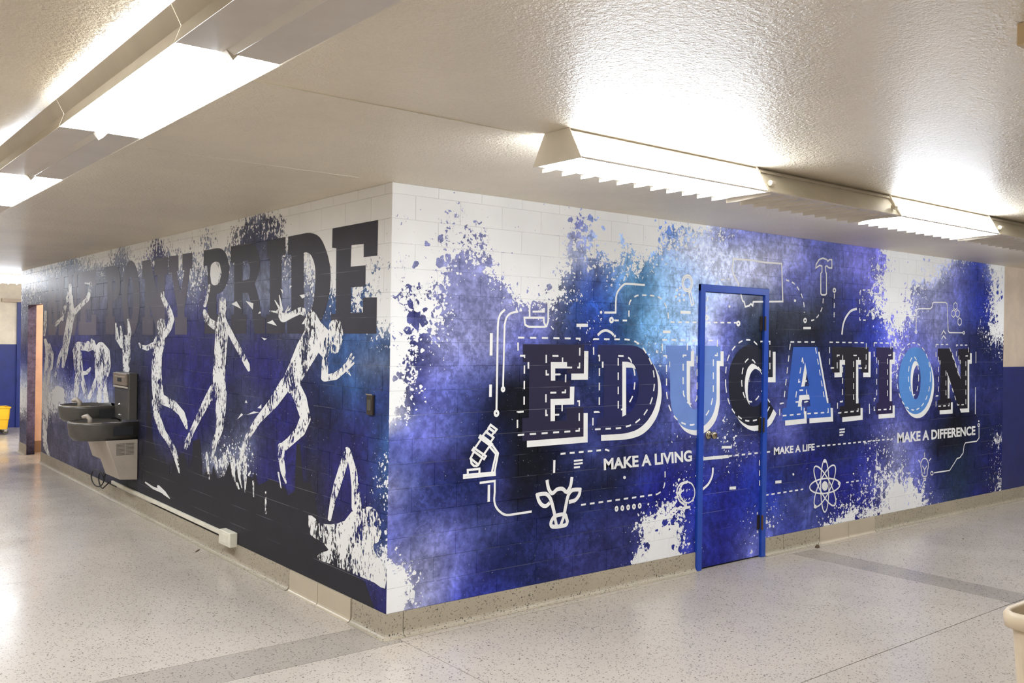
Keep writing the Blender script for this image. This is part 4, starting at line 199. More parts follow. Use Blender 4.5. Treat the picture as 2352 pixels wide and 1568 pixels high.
def plain(name, c, rough=.5, metal=0, var=.08, nscale=6, bumpk=0, bscale=80, spec=.5):
    m = NT(name)
    f = m.ramp(m.noise(nscale, 4, .6), .3, .7, 1 - var, 1 + var)
    m.col(m.scale(c if len(c) == 3 else c[:3], f)); m.rough(rough); m.metal(metal); m.spec(spec)
    if bumpk: m.bump(m.noise(bscale, 3, .6), bumpk, .002)
    return m.m

def joint_factor(m):
    # thin line where the print stretches over a bed joint of the block wall
    sep = m.n('SeparateXYZ'); m.l(m.pos(), sep.inputs[0])
    t = m.math('FRACT', m.math('DIVIDE', m.math('SUBTRACT', sep.outputs[2], BASE - 10 * CO), CO))
    d = m.math('MINIMUM', t, m.math('SUBTRACT', 1.0, t))
    line = m.ramp(d, .006, .016, 1, 0)
    worn = m.ramp(m.noise(2.3, 3, .6), .42, .62)
    return m.math('MULTIPLY', line, worn)

def mural_material(name):
    m = NT(name)
    ca = m.n('Attribute', attribute_name='mural'); wa = m.n('Attribute', attribute_name='white')
    n1 = m.noise(7, 3, .6, .4); n2 = m.noise(26, 3, .6, .3); n3 = m.noise(75, 2, .5)
    n = m.math('ADD', m.math('MULTIPLY', n1, .36), m.math('ADD', m.math('MULTIPLY', n2, .42), m.math('MULTIPLY', n3, .22)))
    t = m.math('ADD', wa.outputs['Fac'], m.math('MULTIPLY', m.math('SUBTRACT', n, .5), 3.9))
    mask = m.ramp(t, .46, .54)
    wob = m.n('VectorMath', operation='ADD'); wsc = m.n('VectorMath', operation='SCALE'); wn = m.n('TexNoise')
    m.l(m.pos(), wn.inputs['Vector']); wn.inputs['Scale'].default_value = 22; wn.inputs['Detail'].default_value = 2
    m.l(wn.outputs['Color'], wsc.inputs[0]); wsc.inputs[3].default_value = .05; m.l(m.pos(), wob.inputs[0]); m.l(wsc.outputs[0], wob.inputs[1])
    def drops(scale, rad):
        q = m.n('TexVoronoi', feature='F1'); m.l(wob.outputs[0], q.inputs['Vector']); q.inputs['Scale'].default_value = scale
        sp = m.n('SeparateColor'); m.l(q.outputs['Color'], sp.inputs[0])
        return m.math('LESS_THAN', q.outputs['Distance'], m.math('MULTIPLY', rad, sp.outputs[0]))
    dc = drops(11, m.math('MULTIPLY', m.math('SUBTRACT', 1.02, wa.outputs['Fac']), 1.35))
    dw = drops(34, m.math('MULTIPLY', m.math('ADD', wa.outputs['Fac'], .06), 1.1))
    mask = m.math('MAXIMUM', m.math('MULTIPLY', mask, m.math('SUBTRACT', 1.0, dc)), m.math('MULTIPLY', dw, m.math('SUBTRACT', 1.0, mask)))
    cl = m.noise(3.4, 5, .68, .9)
    cloud = m.ramp(cl, .30, .70, .52, 1.5, False)
    fine = m.ramp(m.noise(19, 4, .7, .3), .32, .68, .62, 1.42, False)
    c = m.scale(ca.outputs['Color'], m.math('MULTIPLY', cloud, fine))
    c = m.mix(m.math('MULTIPLY', m.ramp(cl, .55, .72), .35), c, m.scale(ca.outputs['Color'], 2.3))
    blot = m.math('MULTIPLY', m.ramp(m.math('ADD', m.math('MULTIPLY', n2, .6), m.math('MULTIPLY', n1, .4)), .515, .535), m.ramp(m.noise(1.6, 2, .5), .44, .58))
    c = m.mix(m.math('MULTIPLY', blot, .55), c, m.scale(ca.outputs['Color'], .5))
    drop = m.ramp(n3, .66, .70)
    c = m.mix(m.math('MULTIPLY', m.math('MULTIPLY', drop, m.ramp(n1, .5, .62)), .55), c, m.scale(ca.outputs['Color'], .3))
    lite = m.ramp(n3, .30, .34, 1, 0)
    c = m.mix(m.math('MULTIPLY', m.math('MULTIPLY', lite, m.ramp(n2, .5, .62)), .55), c, (.55, .57, .72, 1))
    white = m.scale((.83, .825, .81), m.ramp(m.noise(2, 3), .3, .7, .96, 1.04))
    c = m.mix(mask, c, white)
    c = m.mix(m.math('MULTIPLY', joint_factor(m), .2), c, (.7, .7, .75, 1))
    m.col(c); m.rough(.45); m.spec(.18)
    return m.m
def decal_material(name, c, rough=.48, line=.16):
    m = NT(name)
    k = m.ramp(m.noise(3, 4, .6), .3, .7, .92, 1.08)
    q = m.scale(c[:3], k); m.col(m.mix(m.math('MULTIPLY', joint_factor(m), line), q, (.75, .75, .8, 1))); m.rough(rough); m.spec(.25)
    return m.m
def distressed_white(name, hole=.55):
    m = NT(name)
    mp = m.n('Mapping'); mp.inputs['Scale'].default_value = (1, 1, .5); m.l(m.pos(), mp.inputs['Vector'])
    hi = m.noise(48, 4, .62, .3, mp.outputs[0]); lo = m.noise(5.5, 2, .5)
    t = m.math('ADD', hi, m.math('MULTIPLY', m.math('SUBTRACT', lo, .5), .75))
    mask = m.ramp(t, hole - .015, hole + .015)
    m.col((.78, .77, .74, 1)); m.rough(.42)
    tr = m.n('BsdfTransparent'); mx = m.n('MixShader')
    m.l(mask, mx.inputs[0]); m.l(m.b.outputs[0], mx.inputs[1]); m.l(tr.outputs[0], mx.inputs[2]); m.l(mx.outputs[0], m.out.inputs[0])
    return m.m
def terrazzo(name, base, chip, scale=135, dens=.6, rough=.2, tint=(.48, .42, .33)):
    m = NT(name)
    wob = m.n('VectorMath', operation='ADD'); sc = m.n('VectorMath', operation='SCALE')
    nz = m.n('TexNoise'); m.l(m.pos(), nz.inputs['Vector']); nz.inputs['Scale'].default_value = 60
    m.l(nz.outputs['Color'], sc.inputs[0]); sc.inputs[3].default_value = .016; m.l(m.pos(), wob.inputs[0]); m.l(sc.outputs[0], wob.inputs[1])
    def chips(s, thr, size):
        q = m.n('TexVoronoi', feature='F1'); m.l(wob.outputs[0], q.inputs['Vector']); q.inputs['Scale'].default_value = s
        sep = m.n('SeparateColor'); m.l(q.outputs['Color'], sep.inputs[0])
        rad = m.math('MULTIPLY', sep.outputs[1], size)
        a = m.math('LESS_THAN', q.outputs['Distance'], rad); b = m.math('GREATER_THAN', sep.outputs[0], thr)
        return m.math('MULTIPLY', a, b), sep.outputs[2]
    k1, v1 = chips(scale * .85, 1 - dens * .8, .55); k2, v2 = chips(scale * .5, 1 - dens * .5, .34); k3, v3 = chips(scale * 1.6, .55, .5)
    big = m.ramp(m.noise(.9, 5, .6), .35, .7, .94, 1.05); stain = m.ramp(m.noise(1.7, 5, .65, .5), .52, .75, 0, .28)
    c = m.mix(stain, m.scale(base, big), tint + (1,))
    c = m.mix(m.math('MULTIPLY', k3, .30), c, m.scale(base, 1.18))
    c = m.mix(m.math('MULTIPLY', k1, m.ramp(v1, 0, 1, .35, .95)), c, chip + (1,))
    c = m.mix(m.math('MULTIPLY', k2, m.ramp(v2, 0, 1, .35, .8)), c, m.mix(v2, chip + (1,), (.30, .25, .21, 1)))
    m.col(c); m.rough(m.ramp(m.noise(2.2, 5, .6), .3, .7, rough * .75, rough * 1.35)); m.spec(.5)
    return m.m
def emit(name, strength, c=LAMP):
    m = NT(name); m.t.nodes.remove(m.b); e = m.n('Emission'); e.inputs[0].default_value = c + (1,); e.inputs[1].default_value = strength
    m.l(e.outputs[0], m.out.inputs[0]); return m.m

M = {}
M['mural'] = mural_material('mural_print')
M['white_print'] = decal_material('white_print', (.80, .79, .76), line=.0)
M['distress'] = distressed_white('distressed_white_print')
M['solid_white'] = distressed_white('worn_white_print', .80)
M['terrazzo'] = terrazzo('terrazzo', (.49, .43, .36), (.10, .085, .075))
M['terrazzo_strip'] = terrazzo('terrazzo_dark_strip', (.36, .315, .265), (.09, .075, .07), dens=.6)
M['terrazzo_base'] = terrazzo('terrazzo_cove', (.40, .345, .255), (.035, .03, .024), scale=120, dens=.8, rough=.45)
M['groove'] = plain('dark_joint', (.16, .135, .105), .8)
M['cove_tile'] = plain('tan_glazed_tile', rgb(188, 175, 152), .3, var=.05, nscale=3)
M['cream'] = plain('cream_paint', rgb(238, 226, 206), .5, bumpk=.05)
M['tan'] = plain('tan_paint', rgb(196, 178, 158), .5, bumpk=.05)
M['navy'] = plain('navy_paint', rgb(38, 46, 102), .38, var=.12)
M['farnavy'] = plain('blue_paint', rgb(34, 52, 128), .38, var=.12)
M['peach'] = plain('peach_paint', rgb(240, 208, 180), .5)
M['frameblue'] = plain('blue_door_frame', rgb(34, 72, 168), .32, var=.06)
M['brass'] = plain('worn_brass', (.42, .36, .25), .28, 1, .15, 30)
M['bronze'] = plain('dark_bronze', (.06, .045, .035), .5, .6)
M['copper'] = plain('rusty_hinge', (.12, .06, .03), .6, .4)
M['fixture'] = plain('white_enamel', rgb(222, 214, 200), .4, var=.05)
M['fixture_in'] = plain('reflector_enamel', rgb(226, 220, 204), .35, var=.05)
M['lens_off'] = plain('acrylic_lens_unlit', rgb(208, 200, 190), .3, var=.04)
M['lit'] = emit('lit_lens', LIT); M['lit_strip'] = emit('lit_strip_lens', LIT * .88); M['lit_side'] = emit('lit_side_lens', LIT * .52); M['lit_up'] = emit('lit_tube', LIT * 1.2)
M['steel_dark'] = plain('dark_grey_enamel', rgb(84, 80, 74), .35, .2, .1, 8)
M['steel_beige'] = plain('beige_enamel', rgb(176, 164, 148), .4, .1, .06)
M['chrome'] = plain('chrome', (.62, .6, .57), .15, 1, .05)
M['black'] = plain('black_rubber', (.015, .015, .017), .5)
M['raceway'] = plain('ivory_raceway', rgb(226, 220, 200), .4)
M['bin'] = plain('beige_plastic', rgb(206, 188, 160), .42, var=.05)
M['yellow'] = plain('yellow_plastic', rgb(244, 190, 40), .4, var=.06)
M['device'] = plain('tan_plastic', rgb(196, 174, 140), .4)
cm = NT('sprayed_ceiling')
_n = cm.noise(95, 3, .65, .2); _v = cm.noise(40, 2, .6)
cm.col(cm.scale((.84, .75, .60), cm.ramp(cm.noise(1.1, 4, .6), .3, .7, .94, 1.05))); cm.rough(.34); cm.spec(.55)
cm.bump(cm.math('ADD', _n, cm.math('MULTIPLY', _v, .9)), .8, .016)
M['ceiling'] = cm.m

# ------------------------------------------------------------------ wall-space mapping
def WR(s, z, off=0.0): return (s, -off, z)
def WL(s, z, off=0.0): return (-off, s, z)

def sample(rast, s, z):
    u = s / (BW / 2); v = (z - BASE) / CO
    ns = len(rast[0]) // 4; nz = len(rast)
    u = min(max(u, 0), ns - 1.001); v = min(max(v, 0), nz - 1.001)
    i, j = int(u), int(v); a, b = u - i, v - j
    def g(i, j):
        q = rast[j][4 * i:4 * i + 4]; return (q[0] / 255, q[1] / 255, q[2] / 255, q[3] / 99)
    p, q, r, t = g(i, j), g(i + 1, j), g(i, j + 1), g(i + 1, j + 1)
    o = [(p[k] * (1 - a) + q[k] * a) * (1 - b) + (r[k] * (1 - a) + t[k] * a) * b for k in range(4)]
    return o
def mural_attr(me, coords, rast):
    me.attributes.new('mural', 'FLOAT_COLOR', 'POINT'); me.attributes.new('white', 'FLOAT', 'POINT')
    cc = []; ww = []
    for s, z in coords:
        o = sample(rast, s, z)
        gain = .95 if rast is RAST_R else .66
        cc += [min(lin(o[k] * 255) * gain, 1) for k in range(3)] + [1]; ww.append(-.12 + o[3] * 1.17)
    me.attributes['mural'].data.foreach_set('color', cc); me.attributes['white'].data.foreach_set('value', ww)

GAP = .0020; DEP = .0030
def block_geo(W, sa, sb, za, zb, rast):
    nx = max(1, int(round((sb - sa) / (BW / 3)))); nz = 2 if (zb - za) > CO * .7 else 1
    a0, a1, b0, b1 = sa + GAP, sb - GAP, za + GAP, zb - GAP
    v = []; cs = []; f = []
    for j in range(nz + 1):
        for i in range(nx + 1):
            s = a0 + (a1 - a0) * i / nx; z = b0 + (b1 - b0) * j / nz
            v.append(W(s, z, 0)); cs.append((s, z))
    for j in range(nz):
        for i in range(nx):
            k = j * (nx + 1) + i; f.append((k, k + 1, k + nx + 2, k + nx + 1))
    n = len(v); e = .0015
    for s, z in ((a0 - e, b0 - e), (a1 + e, b0 - e), (a1 + e, b1 + e), (a0 - e, b1 + e)):
        v.append(W(s, z, -DEP)); cs.append((min(max(s, sa), sb), min(max(z, za), zb)))
    bl = [j for j in range(nx + 1)]; tp = [nz * (nx + 1) + i for i in range(nx + 1)]
    lf = [j * (nx + 1) for j in range(nz + 1)]; rg = [j * (nx + 1) + nx for j in range(nz + 1)]
    f.append(tuple([n, n + 1] + bl[::-1])); f.append(tuple([n + 2, n + 3] + tp))
    f.append(tuple([n + 3, n] + lf)); f.append(tuple([n + 1, n + 2] + rg[::-1]))
    return v, f, cs
def clip(rects, hole):
    out = []
    h0, h1, g0, g1 = hole
    for sa, sb, za, zb in rects:
        if sb <= h0 + .01 or sa >= h1 - .01 or za >= g1 - .01 or zb <= g0 + .01: out.append((sa, sb, za, zb)); continue
        if sa < h0 - .02: out.append((sa, h0, za, zb))
        if sb > h1 + .02: out.append((h1, sb, za, zb))
        if zb > g1 + .02: out.append((max(sa, h0), min(sb, h1), g1, zb))
    return out
def lay_blocks(wall, W, rast, s_end, phase, hole, flip, campos, extra=()):
    rects = []
    k = 0
    while True:
        za = BASE + k * CO; zb = min(za + CO, H)
        if za > H - .03: break
        ph = phase[k % 2] * BW
        js = [0.0]; s = ph if ph > .05 else ph + BW
        while s < s_end - .05: js.append(s); s += BW
        js.append(s_end)
        for a, b in zip(js[:-1], js[1:]): rects.append((a, b, za, zb))
        k += 1
    rects = clip(rects, hole)
    def size(r):
        c = Vector(W((r[0] + r[1]) / 2, (r[2] + r[3]) / 2)); d = c - campos
        nrm = Vector(W(0, 0, 1)); return (r[1] - r[0]) * (r[3] - r[2]) * abs(d.dot(nrm)) / d.length ** 3
    rects.sort(key=size, reverse=True)
    for r in rects[:298]:
        v, f, cs = block_geo(W, *r, rast)
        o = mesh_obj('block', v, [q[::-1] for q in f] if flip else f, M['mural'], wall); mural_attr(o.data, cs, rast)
    V, F, CS = [], [], []
    for r in rects[298:]:
        v, f, cs = block_geo(W, *r, rast); n = len(V); V += v; CS += cs; F += [tuple(i + n for i in (q[::-1] if flip else q)) for q in f]
    if V:
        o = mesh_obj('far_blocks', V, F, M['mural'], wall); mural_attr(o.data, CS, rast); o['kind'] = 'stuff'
def mortar_sheet(name, W, rast, rects, flip):
    V, F, CS = [], [], []
    for s0, s1, z0, z1 in rects:
        nx = max(1, int((s1 - s0) / .1)); nz = max(1, int((z1 - z0) / .07)); n = len(V)
        for j in range(nz + 1):
            for i in range(nx + 1):
                s = s0 + (s1 - s0) * i / nx; z = z0 + (z1 - z0) * j / nz; V.append(W(s, z, -DEP)); CS.append((s, z))
        for j in range(nz):
            for i in range(nx):
                k = n + j * (nx + 1) + i; q = (k, k + 1, k + nx + 2, k + nx + 1); F.append(q[::-1] if flip else q)
    o = mesh_obj(name, V, F, M['mural']); mural_attr(o.data, CS, rast); return o

# ------------------------------------------------------------------ structure
CAMP = Vector((-2.605, -4.338, 1.646))
XE, YE = 7.47, 9.86             # ends of the two mural walls
DX0, DX1, DZ1 = 2.565, 3.372, 2.068       # door opening incl. frame
AY0, AY1, AZ1 = 8.50, 9.39, 2.015         # side opening in the left wall

# floor : terrazzo panels with divider joints
floor = MB().box(-4.6, 13.0, -6.2, 14.2, -.12, -.012).build('floor', M['groove'])
tag(floor, kind='structure')
g = .0022
def panel(name, x0, x1, y0, y1, mat):
    return MB().box(x0 + g, x1 - g, y0 + g, y1 - g, -.03, 0).build(name, mat, floor)
xs = [-4.6, -2.1, 0.058, 3.62, 3.91, 5.8, 7.7, 9.6, 13.0]
ys = [-6.2, -3.9, -1.74, -.09]
for i in range(len(xs) - 1):
    for j in range(len(ys) - 1):
        strip = abs(xs[i] - 3.62) < .01
        panel('terrazzo_strip' if strip else 'terrazzo_panel', xs[i], xs[i + 1], ys[j], ys[j + 1], M['terrazzo_strip' if strip else 'terrazzo'])
for i in range(len(xs) - 1):
    panel('terrazzo_panel', xs[i], xs[i + 1], -.09, .3 if xs[i] >= .05 else .0, M['terrazzo']) if xs[i] >= .05 else None
panel('terrazzo_strip', -4.6, .058, -.09, .26, M['terrazzo_strip'])
ysl = [.26, 2.4, 4.6, 6.8, 9.0, 10.2, 14.2]
for j in range(len(ysl) - 1):
    for a, b in ((-4.6, -2.1), (-2.1, .3)): panel('terrazzo_panel', a, b, ysl[j], ysl[j + 1], M['terrazzo'])
for a, b in ((.3, 2.2), (2.2, 6.0)): panel('terrazzo_panel', a, b, 8.3, 14.2, M['terrazzo'])

ceiling = MB().box(-4.6, 13.0, -6.2, 14.2, H, H + .15).build('ceiling', M['ceiling'])
tag(ceiling, kind='structure')

# right mural wall
wall_right = mortar_sheet('wall_right', WR, RAST_R, [(0, DX0, 0, H), (DX0, DX1, DZ1, H), (DX1, XE, 0, H)], False)
tag(wall_right, kind='structure')
lay_blocks(wall_right, WR, RAST_R, XE, (.5, 1.0), (DX0, DX1, -1, DZ1), False, CAMP)
# left mural wall
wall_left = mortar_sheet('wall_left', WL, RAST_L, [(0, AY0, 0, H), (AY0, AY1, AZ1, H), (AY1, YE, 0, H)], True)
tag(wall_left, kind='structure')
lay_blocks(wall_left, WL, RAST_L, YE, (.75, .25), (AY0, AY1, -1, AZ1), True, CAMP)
# reveal of the opening and the lit passage behind it
rev = []
jam = mesh_obj('opening_reveal', [(0, AY1, 0), (.10, AY1, 0), (.10, AY1, AZ1), (0, AY1, AZ1), (.10, AY0, AZ1), (0, AY0, AZ1), (0, AY0, 0), (.10, AY0, 0), (0, AY1, .42), (.10, AY1, .42)],
    [(0, 1, 9, 8), (8, 9, 2, 3), (3, 2, 4, 5), (5, 4, 7, 6)], M['mural'], wall_left)
jam.data.attributes.new('mural', 'FLOAT_COLOR', 'POINT'); jam.data.attributes.new('white', 'FLOAT', 'POINT')
cl_ = []
for v in jam.data.vertices: cl_ += list(rgb(34, 32, 46))[:4] if v.co.z < .4 else list(rgb(104, 98, 124))[:4]
jam.data.attributes['mural'].data.foreach_set('color', cl_); jam.data.attributes['white'].data.foreach_set('value', [-.2] * 10)
pas = MB().box(1.7, 1.8, 7.9, 9.9, 0, 2.45).box(.10, 1.8, 9.62, 9.72, .16, 2.45).box(.10, 1.8, 7.9, 8.0, 0, 2.45).build('wall_passage', M['peach']); tag(pas, kind='structure')
bp = MB().box(.10, 1.7, 9.60, 9.62, 0, .16).build('baseboard_passage', plain('brown_base', rgb(150, 122, 96), .5)); tag(bp, kind='structure')

# wall beyond the mural on the right : tan over navy
wfr = MB().box(XE + .004, 13.0, .004, .2, 1.437, H).build('wall_far_right', M['tan']); tag(wfr, kind='structure')
wn = MB().box(XE + .004, 13.0, .002, .2, .13, 1.437).build('trim_1', M['navy'], wfr)
# far end of the left corridor
wfl = MB().box(-4.6, 6.0, 13.5, 13.7, 1.44, H).build('wall_far_left', M['cream']); tag(wfl, kind='structure')
MB().box(-4.6, .60, 13.495, 13.7, .0, 1.44).build('navy_dado', M['farnavy'], wfl)
d3 = empty('door_3', (0, 0, 0)); tag(d3, kind='structure')
MB().box(.60, .72, 13.44, 13.52, 0, 2.085).box(1.62, 1.74, 13.44, 13.52, 0, 2.085).box(.60, 1.74, 13.44, 13.52, 2.085, 2.19).build('door_frame', M['farnavy'], d3)
MB().box(.72, 1.62, 13.47, 13.5, 0, 2.085).build('door_leaf', M['farnavy'], d3)
MB().box(.36, 6.0, 13.40, 13.5, 2.17, 2.225).build('door_header_ledge', M['tan'], wfl)
# enclosing walls of the corridors
for nm, bx in (('wall_west', (-4.6, -4.5, -6.2, 14.2, 0, H)), ('wall_south', (-4.6, 13.0, -6.2, -6.1, 0, H)), ('wall_east', (12.9, 13.0, -6.2, .2, 0, H))):
    wo = MB().box(*bx).build(nm, M['cream']); tag(wo, kind='structure')
wo = MB().box(.1, 6.0, YE - .02, YE + .0, 0, H).build('wall_cross', M['cream']); tag(wo, kind='structure')
wo = MB().box(5.9, 6.0, YE, 13.6, 0, H).build('wall_cross_end', M['cream']); tag(wo, kind='structure')

# ------------------------------------------------------------------ cove base
def cove_prof(n=5, R=.034, t=.006, zt=BASE):
    # (out, z) profile: vertical face then quarter cove onto the floor
    p = [(0, zt), (t, zt), (t, R)]
    for k in range(1, n + 1):
        a = k / n * PI / 2; p.append((t + R - R * math.cos(a), R - R * math.sin(a)))
    p += [(0, 0)]
    return p
def cove(parent, name, mat, W, s0, s1, t=.006, R=.034, zt=BASE):
    pr = cove_prof(t=t, R=R, zt=zt); v = []
    for s in (s0, s1): v += [W(s, z + .0005, o) for o, z in pr]
    n = len(pr); f = [(i, (i + 1) % n, n + (i + 1) % n, n + i) for i in range(n)] + [tuple(range(n)), tuple(range(n, 2 * n))[::-1]]
    mb = MB(); mb.add(v, f); return mb.build(name, mat, parent)
bbr = MB().box(0, DX0, .001, .003, .0, BASE - .004).box(DX1, XE, .001, .003, .0, BASE - .004).build('baseboard_right', M['groove']); tag(bbr, kind='structure')
for a, b in ((0, .104), (.108, 2.563), (3.374, 3.623), (3.627, 4.118)): cove(bbr, 'cove_segment', M['terrazzo_base'], WR, a, b)
for a, b in ((4.125, 4.545), (4.551, 4.968)): cove(bbr, 'cove_tile', M['cove_tile'], WR, a, b, t=.010, R=.022)
for a, b in ((4.975, 7.49), (7.494, 12.9)): cove(bbr, 'cove_segment', M['terrazzo_base'], WR, a, b)
bbl = MB().box(.0, .004, 0, AY0, .0, BASE - .004).build('baseboard_left', M['groove']); tag(bbl, kind='structure')
for a, b in ((0, .372), (1.212, 3.4), (3.404, 5.7), (5.704, AY0), (AY1, YE)): cove(bbl, 'cove_segment', M['terrazzo_base'], WL, a, b)
for a, b in ((.385, .795), (.801, 1.200)): cove(bbl, 'cove_tile', M['cove_tile'], WL, a, b, t=.010, R=.022)
# rounded outside corner of the cove
mb = MB(); pr = cove_prof(); rings = []
for k in range(7):
    a = k / 6 * PI / 2; rings.append([(-.0 - o * math.sin(a) , -.0 - o * math.cos(a), z + .0007) for o, z in pr])
mb.loft(rings, True, True, True); mb.build('cove_corner', M['terrazzo_base'], bbr)

# ------------------------------------------------------------------ mural drawings
def poly_mesh(name, loops, W, off, mat, parent, flip):
    L3 = [[Vector((a / 1000, b / 1000, 0)) for a, b in lp] for lp in loops]
    tris = tessellate_polygon(L3); pts = [q for lp in L3 for q in lp]
    V = [W(q.x, q.y, off) for q in pts]
    o = mesh_obj(name, V, [tuple(t) for t in tris], mat, parent)
    orient(o, W)
    return o
def orient(o, W):
    nrm = Vector(W(0, 0, 1)); bm = bmesh.new(); bm.from_mesh(o.data); bm.normal_update()
    for f in bm.faces:
        if f.normal.dot(nrm) < 0: f.normal_flip()
    bm.to_mesh(o.data); bm.free()
def stroke_geo(pts, wid, closed=False, dash=None):
    """pts in metres (s,z) -> list of quads in (s,z)"""
    P = [Vector((a, b)) for a, b in pts]
    if closed: P.append(P[0].copy())
    segs = []
    if dash:
        on, offl = dash; t = 0; cur = [P[0]]; state = True; rem = on
        for a, b in zip(P[:-1], P[1:]):
            L = (b - a).length; q = 0
            while L - q > rem:
                q += rem; p = a.lerp(b, q / L)
                if state: cur.append(p); segs.append(cur); cur = []
                else: cur = [p]
                state = not state; rem = on if state else offl
            rem -= L - q
            if state: cur.append(b)
        if state and len(cur) > 1: segs.append(cur)
    else: segs = [P]
    out = []
    for sg in segs:
        sg = [q for i, q in enumerate(sg) if i == 0 or (q - sg[i - 1]).length > 1e-4]
        if len(sg) < 2: continue
        cl = closed and not dash
        L, R = [], []
        n = len(sg)
        for i, q in enumerate(sg):
            d0 = (sg[i] - sg[i - 1]).normalized() if i > 0 else ((sg[0] - sg[-2]).normalized() if cl else (sg[1] - sg[0]).normalized())
            d1 = (sg[i + 1] - sg[i]).normalized() if i < n - 1 else ((sg[1] - sg[0]).normalized() if cl else d0)
            d = d0 + d1
            if d.length < 1e-3: d = d1
            d.normalize(); nn = Vector((-d.y, d.x)); k = min(1.8, 1 / max(.5, nn.dot(Vector((-d1.y, d1.x)))))
            e = Vector((0, 0))
            if not cl and not dash:
                if i == 0: e = -d1 * wid * .35
                if i == n - 1: e = d0 * wid * .35
            L.append(q + e + nn * wid / 2 * k); R.append(q + e - nn * wid / 2 * k)
        for i in range(n - 1): out.append((L[i], L[i + 1], R[i + 1], R[i]))
    return out
def quads_mesh(name, quads, W, off, mat, parent):
    V, F = [], []
    for k, q in enumerate(quads):
        n = len(V); V += [W(p[0], p[1], off + (k % 50) * .000012) for p in q]; F.append(tuple(range(n, n + len(q))))
    o = mesh_obj(name, V, F, mat, parent); orient(o, W); return o

dm = {}
def dmat(c, k=.85):
    if c not in dm: dm[c] = decal_material('print_%d_%d_%d' % c, rgb(*c, k)[:3])
    return dm[c]
for ch, c, loops in EDU:
    o = poly_mesh('letter', loops, WR, .0012, dmat(tuple(c)), wall_right, False)
    o['label'] = 'dark slab letter of the word EDUCATION' if sum(c) < 260 else 'light blue slab letter of the word EDUCATION'
    sh = [[(a + SHIFT[0] * 1000, b + SHIFT[1] * 1000) for a, b in lp] for lp in loops]
    poly_mesh('drop_shadow', sh, WR, .0006, M['white_print'], o, False)
    qs = []
    for lp in loops:
        qs += stroke_geo([((a / 1000 - SHIFT[0] * 1.05), (b / 1000 - SHIFT[1] * .98)) for a, b in lp], .0115, True, (.05, .045))
    quads_mesh('stitch_outline', qs, WR, .0018, M['white_print'], o)
def text_mesh(body, quad, W, off, mat, parent):
    cu = bpy.data.curves.new('t', 'FONT'); cu.body = body; cu.fill_mode = 'FRONT'; cu.offset = .034; cu.resolution_u = 4
    o = bpy.data.objects.new('t', cu); COL.objects.link(o); bpy.context.view_layer.update()
    me = bpy.data.meshes.new_from_object(o.evaluated_get(bpy.context.evaluated_depsgraph_get()))
    bpy.data.objects.remove(o); xs_ = [v.co.x for v in me.vertices]; ys_ = [v.co.y for v in me.vertices]
    x0, x1, y0, y1 = min(xs_), max(xs_), min(ys_), max(ys_)
    Q = [Vector((a / 1000, b / 1000)) for a, b in quad]
    for v in me.vertices:
        u = (v.co.x - x0) / (x1 - x0); t = (v.co.y - y0) / (y1 - y0)
        q = (Q[0].lerp(Q[1], u)).lerp(Q[3].lerp(Q[2], u), t); v.co = W(q.x, q.y, off)
    me.materials.clear(); me.materials.append(mat); ob = bpy.data.objects.new('slogan', me); COL.objects.link(ob); ob.parent = parent
    orient(ob, W); return ob
for body, quad in TXT:
    o = text_mesh(body, quad, WR, .0012, M['white_print'], wall_right); o['label'] = 'white slogan reading ' + body
for name, strokes in ICONS:
    qs = []
    for pts, wid, dash, closed in strokes:
        P = [(a / 1000, b / 1000) for a, b in pts]
        if wid < 0:
            qs.append([Vector(q) for q in P])
        else: qs += stroke_geo(P, wid, bool(closed), (.042, .036) if dash else None)
    quads_mesh(name, qs, WR, .0015, M['white_print'], wall_right)
# left wall: dark slab lettering and white figures
poly_mesh('charcoal_drip_and_shade', [BLACK], WL, .0004, dmat((46, 45, 56), .55), wall_left, True)  # printed drips; the end beside the fountain also paints its cast shadow
for ch, c, loops in PRIDE:  # BLUE and PONY fills are lightened to hold the glare on the wall
    o = poly_mesh('letter', loops, WL, .0008, dmat(tuple(c), .72), wall_left, True); o['label'] = 'charcoal slab letter of the words BLUE PONY PRIDE, paler where glare is painted in'
def blob(pts, k0):
    """tapered limb from points (s,z,rs,rz): list of (poly, layer)"""
    out = []; n = 14
    for i, (s, z, rs, rz) in enumerate(pts):
        out.append([Vector((s + rs * math.cos(2 * PI * k / n), z + rz * math.sin(2 * PI * k / n))) / 1000 for k in range(n)])
        if i:
            s0, z0, a0, b0 = pts[i - 1]
            ra, rb = (a0 + rs) / 2, (b0 + rz) / 2
            dx, dz = (s - s0) / ra, (z - z0) / rb; L = math.hypot(dx, dz) or 1; nx, nz = -dz / L, dx / L
            out.append([Vector((s0 + nx * a0, z0 + nz * b0)) / 1000, Vector((s + nx * rs, z + nz * rz)) / 1000,
                        Vector((s - nx * rs, z - nz * rz)) / 1000, Vector((s0 - nx * a0, z0 - nz * b0)) / 1000])
    return out
for name, strokes in FIGS:
    V, F = [], []; lay = 0
    polys = []
    for st in strokes: polys += blob(st, 0)
    if name == 'swimmer_figure':
        tr = tessellate_polygon([[Vector((a / 1000, b / 1000, 0)) for a, b in SWIM]])
        polys += [[Vector((SWIM[i][0] / 1000, SWIM[i][1] / 1000)) for i in t] for t in tr]
    for i, q in enumerate(polys):
        n = len(V); V += [WL(p[0], p[1], .0014 + (i % 60) * .00001) for p in q]; F.append(tuple(range(n, n + len(q))))
    o = mesh_obj(name, V, F, M['solid_white'] if 'stroke' in name or 'brush' in name else M['distress'], wall_left); orient(o, WL)
quads_mesh('shard', [[Vector((a / 1000, b / 1000)) for a, b in t] for t in TRIS], WL, .0012, M['solid_white'], wall_left)

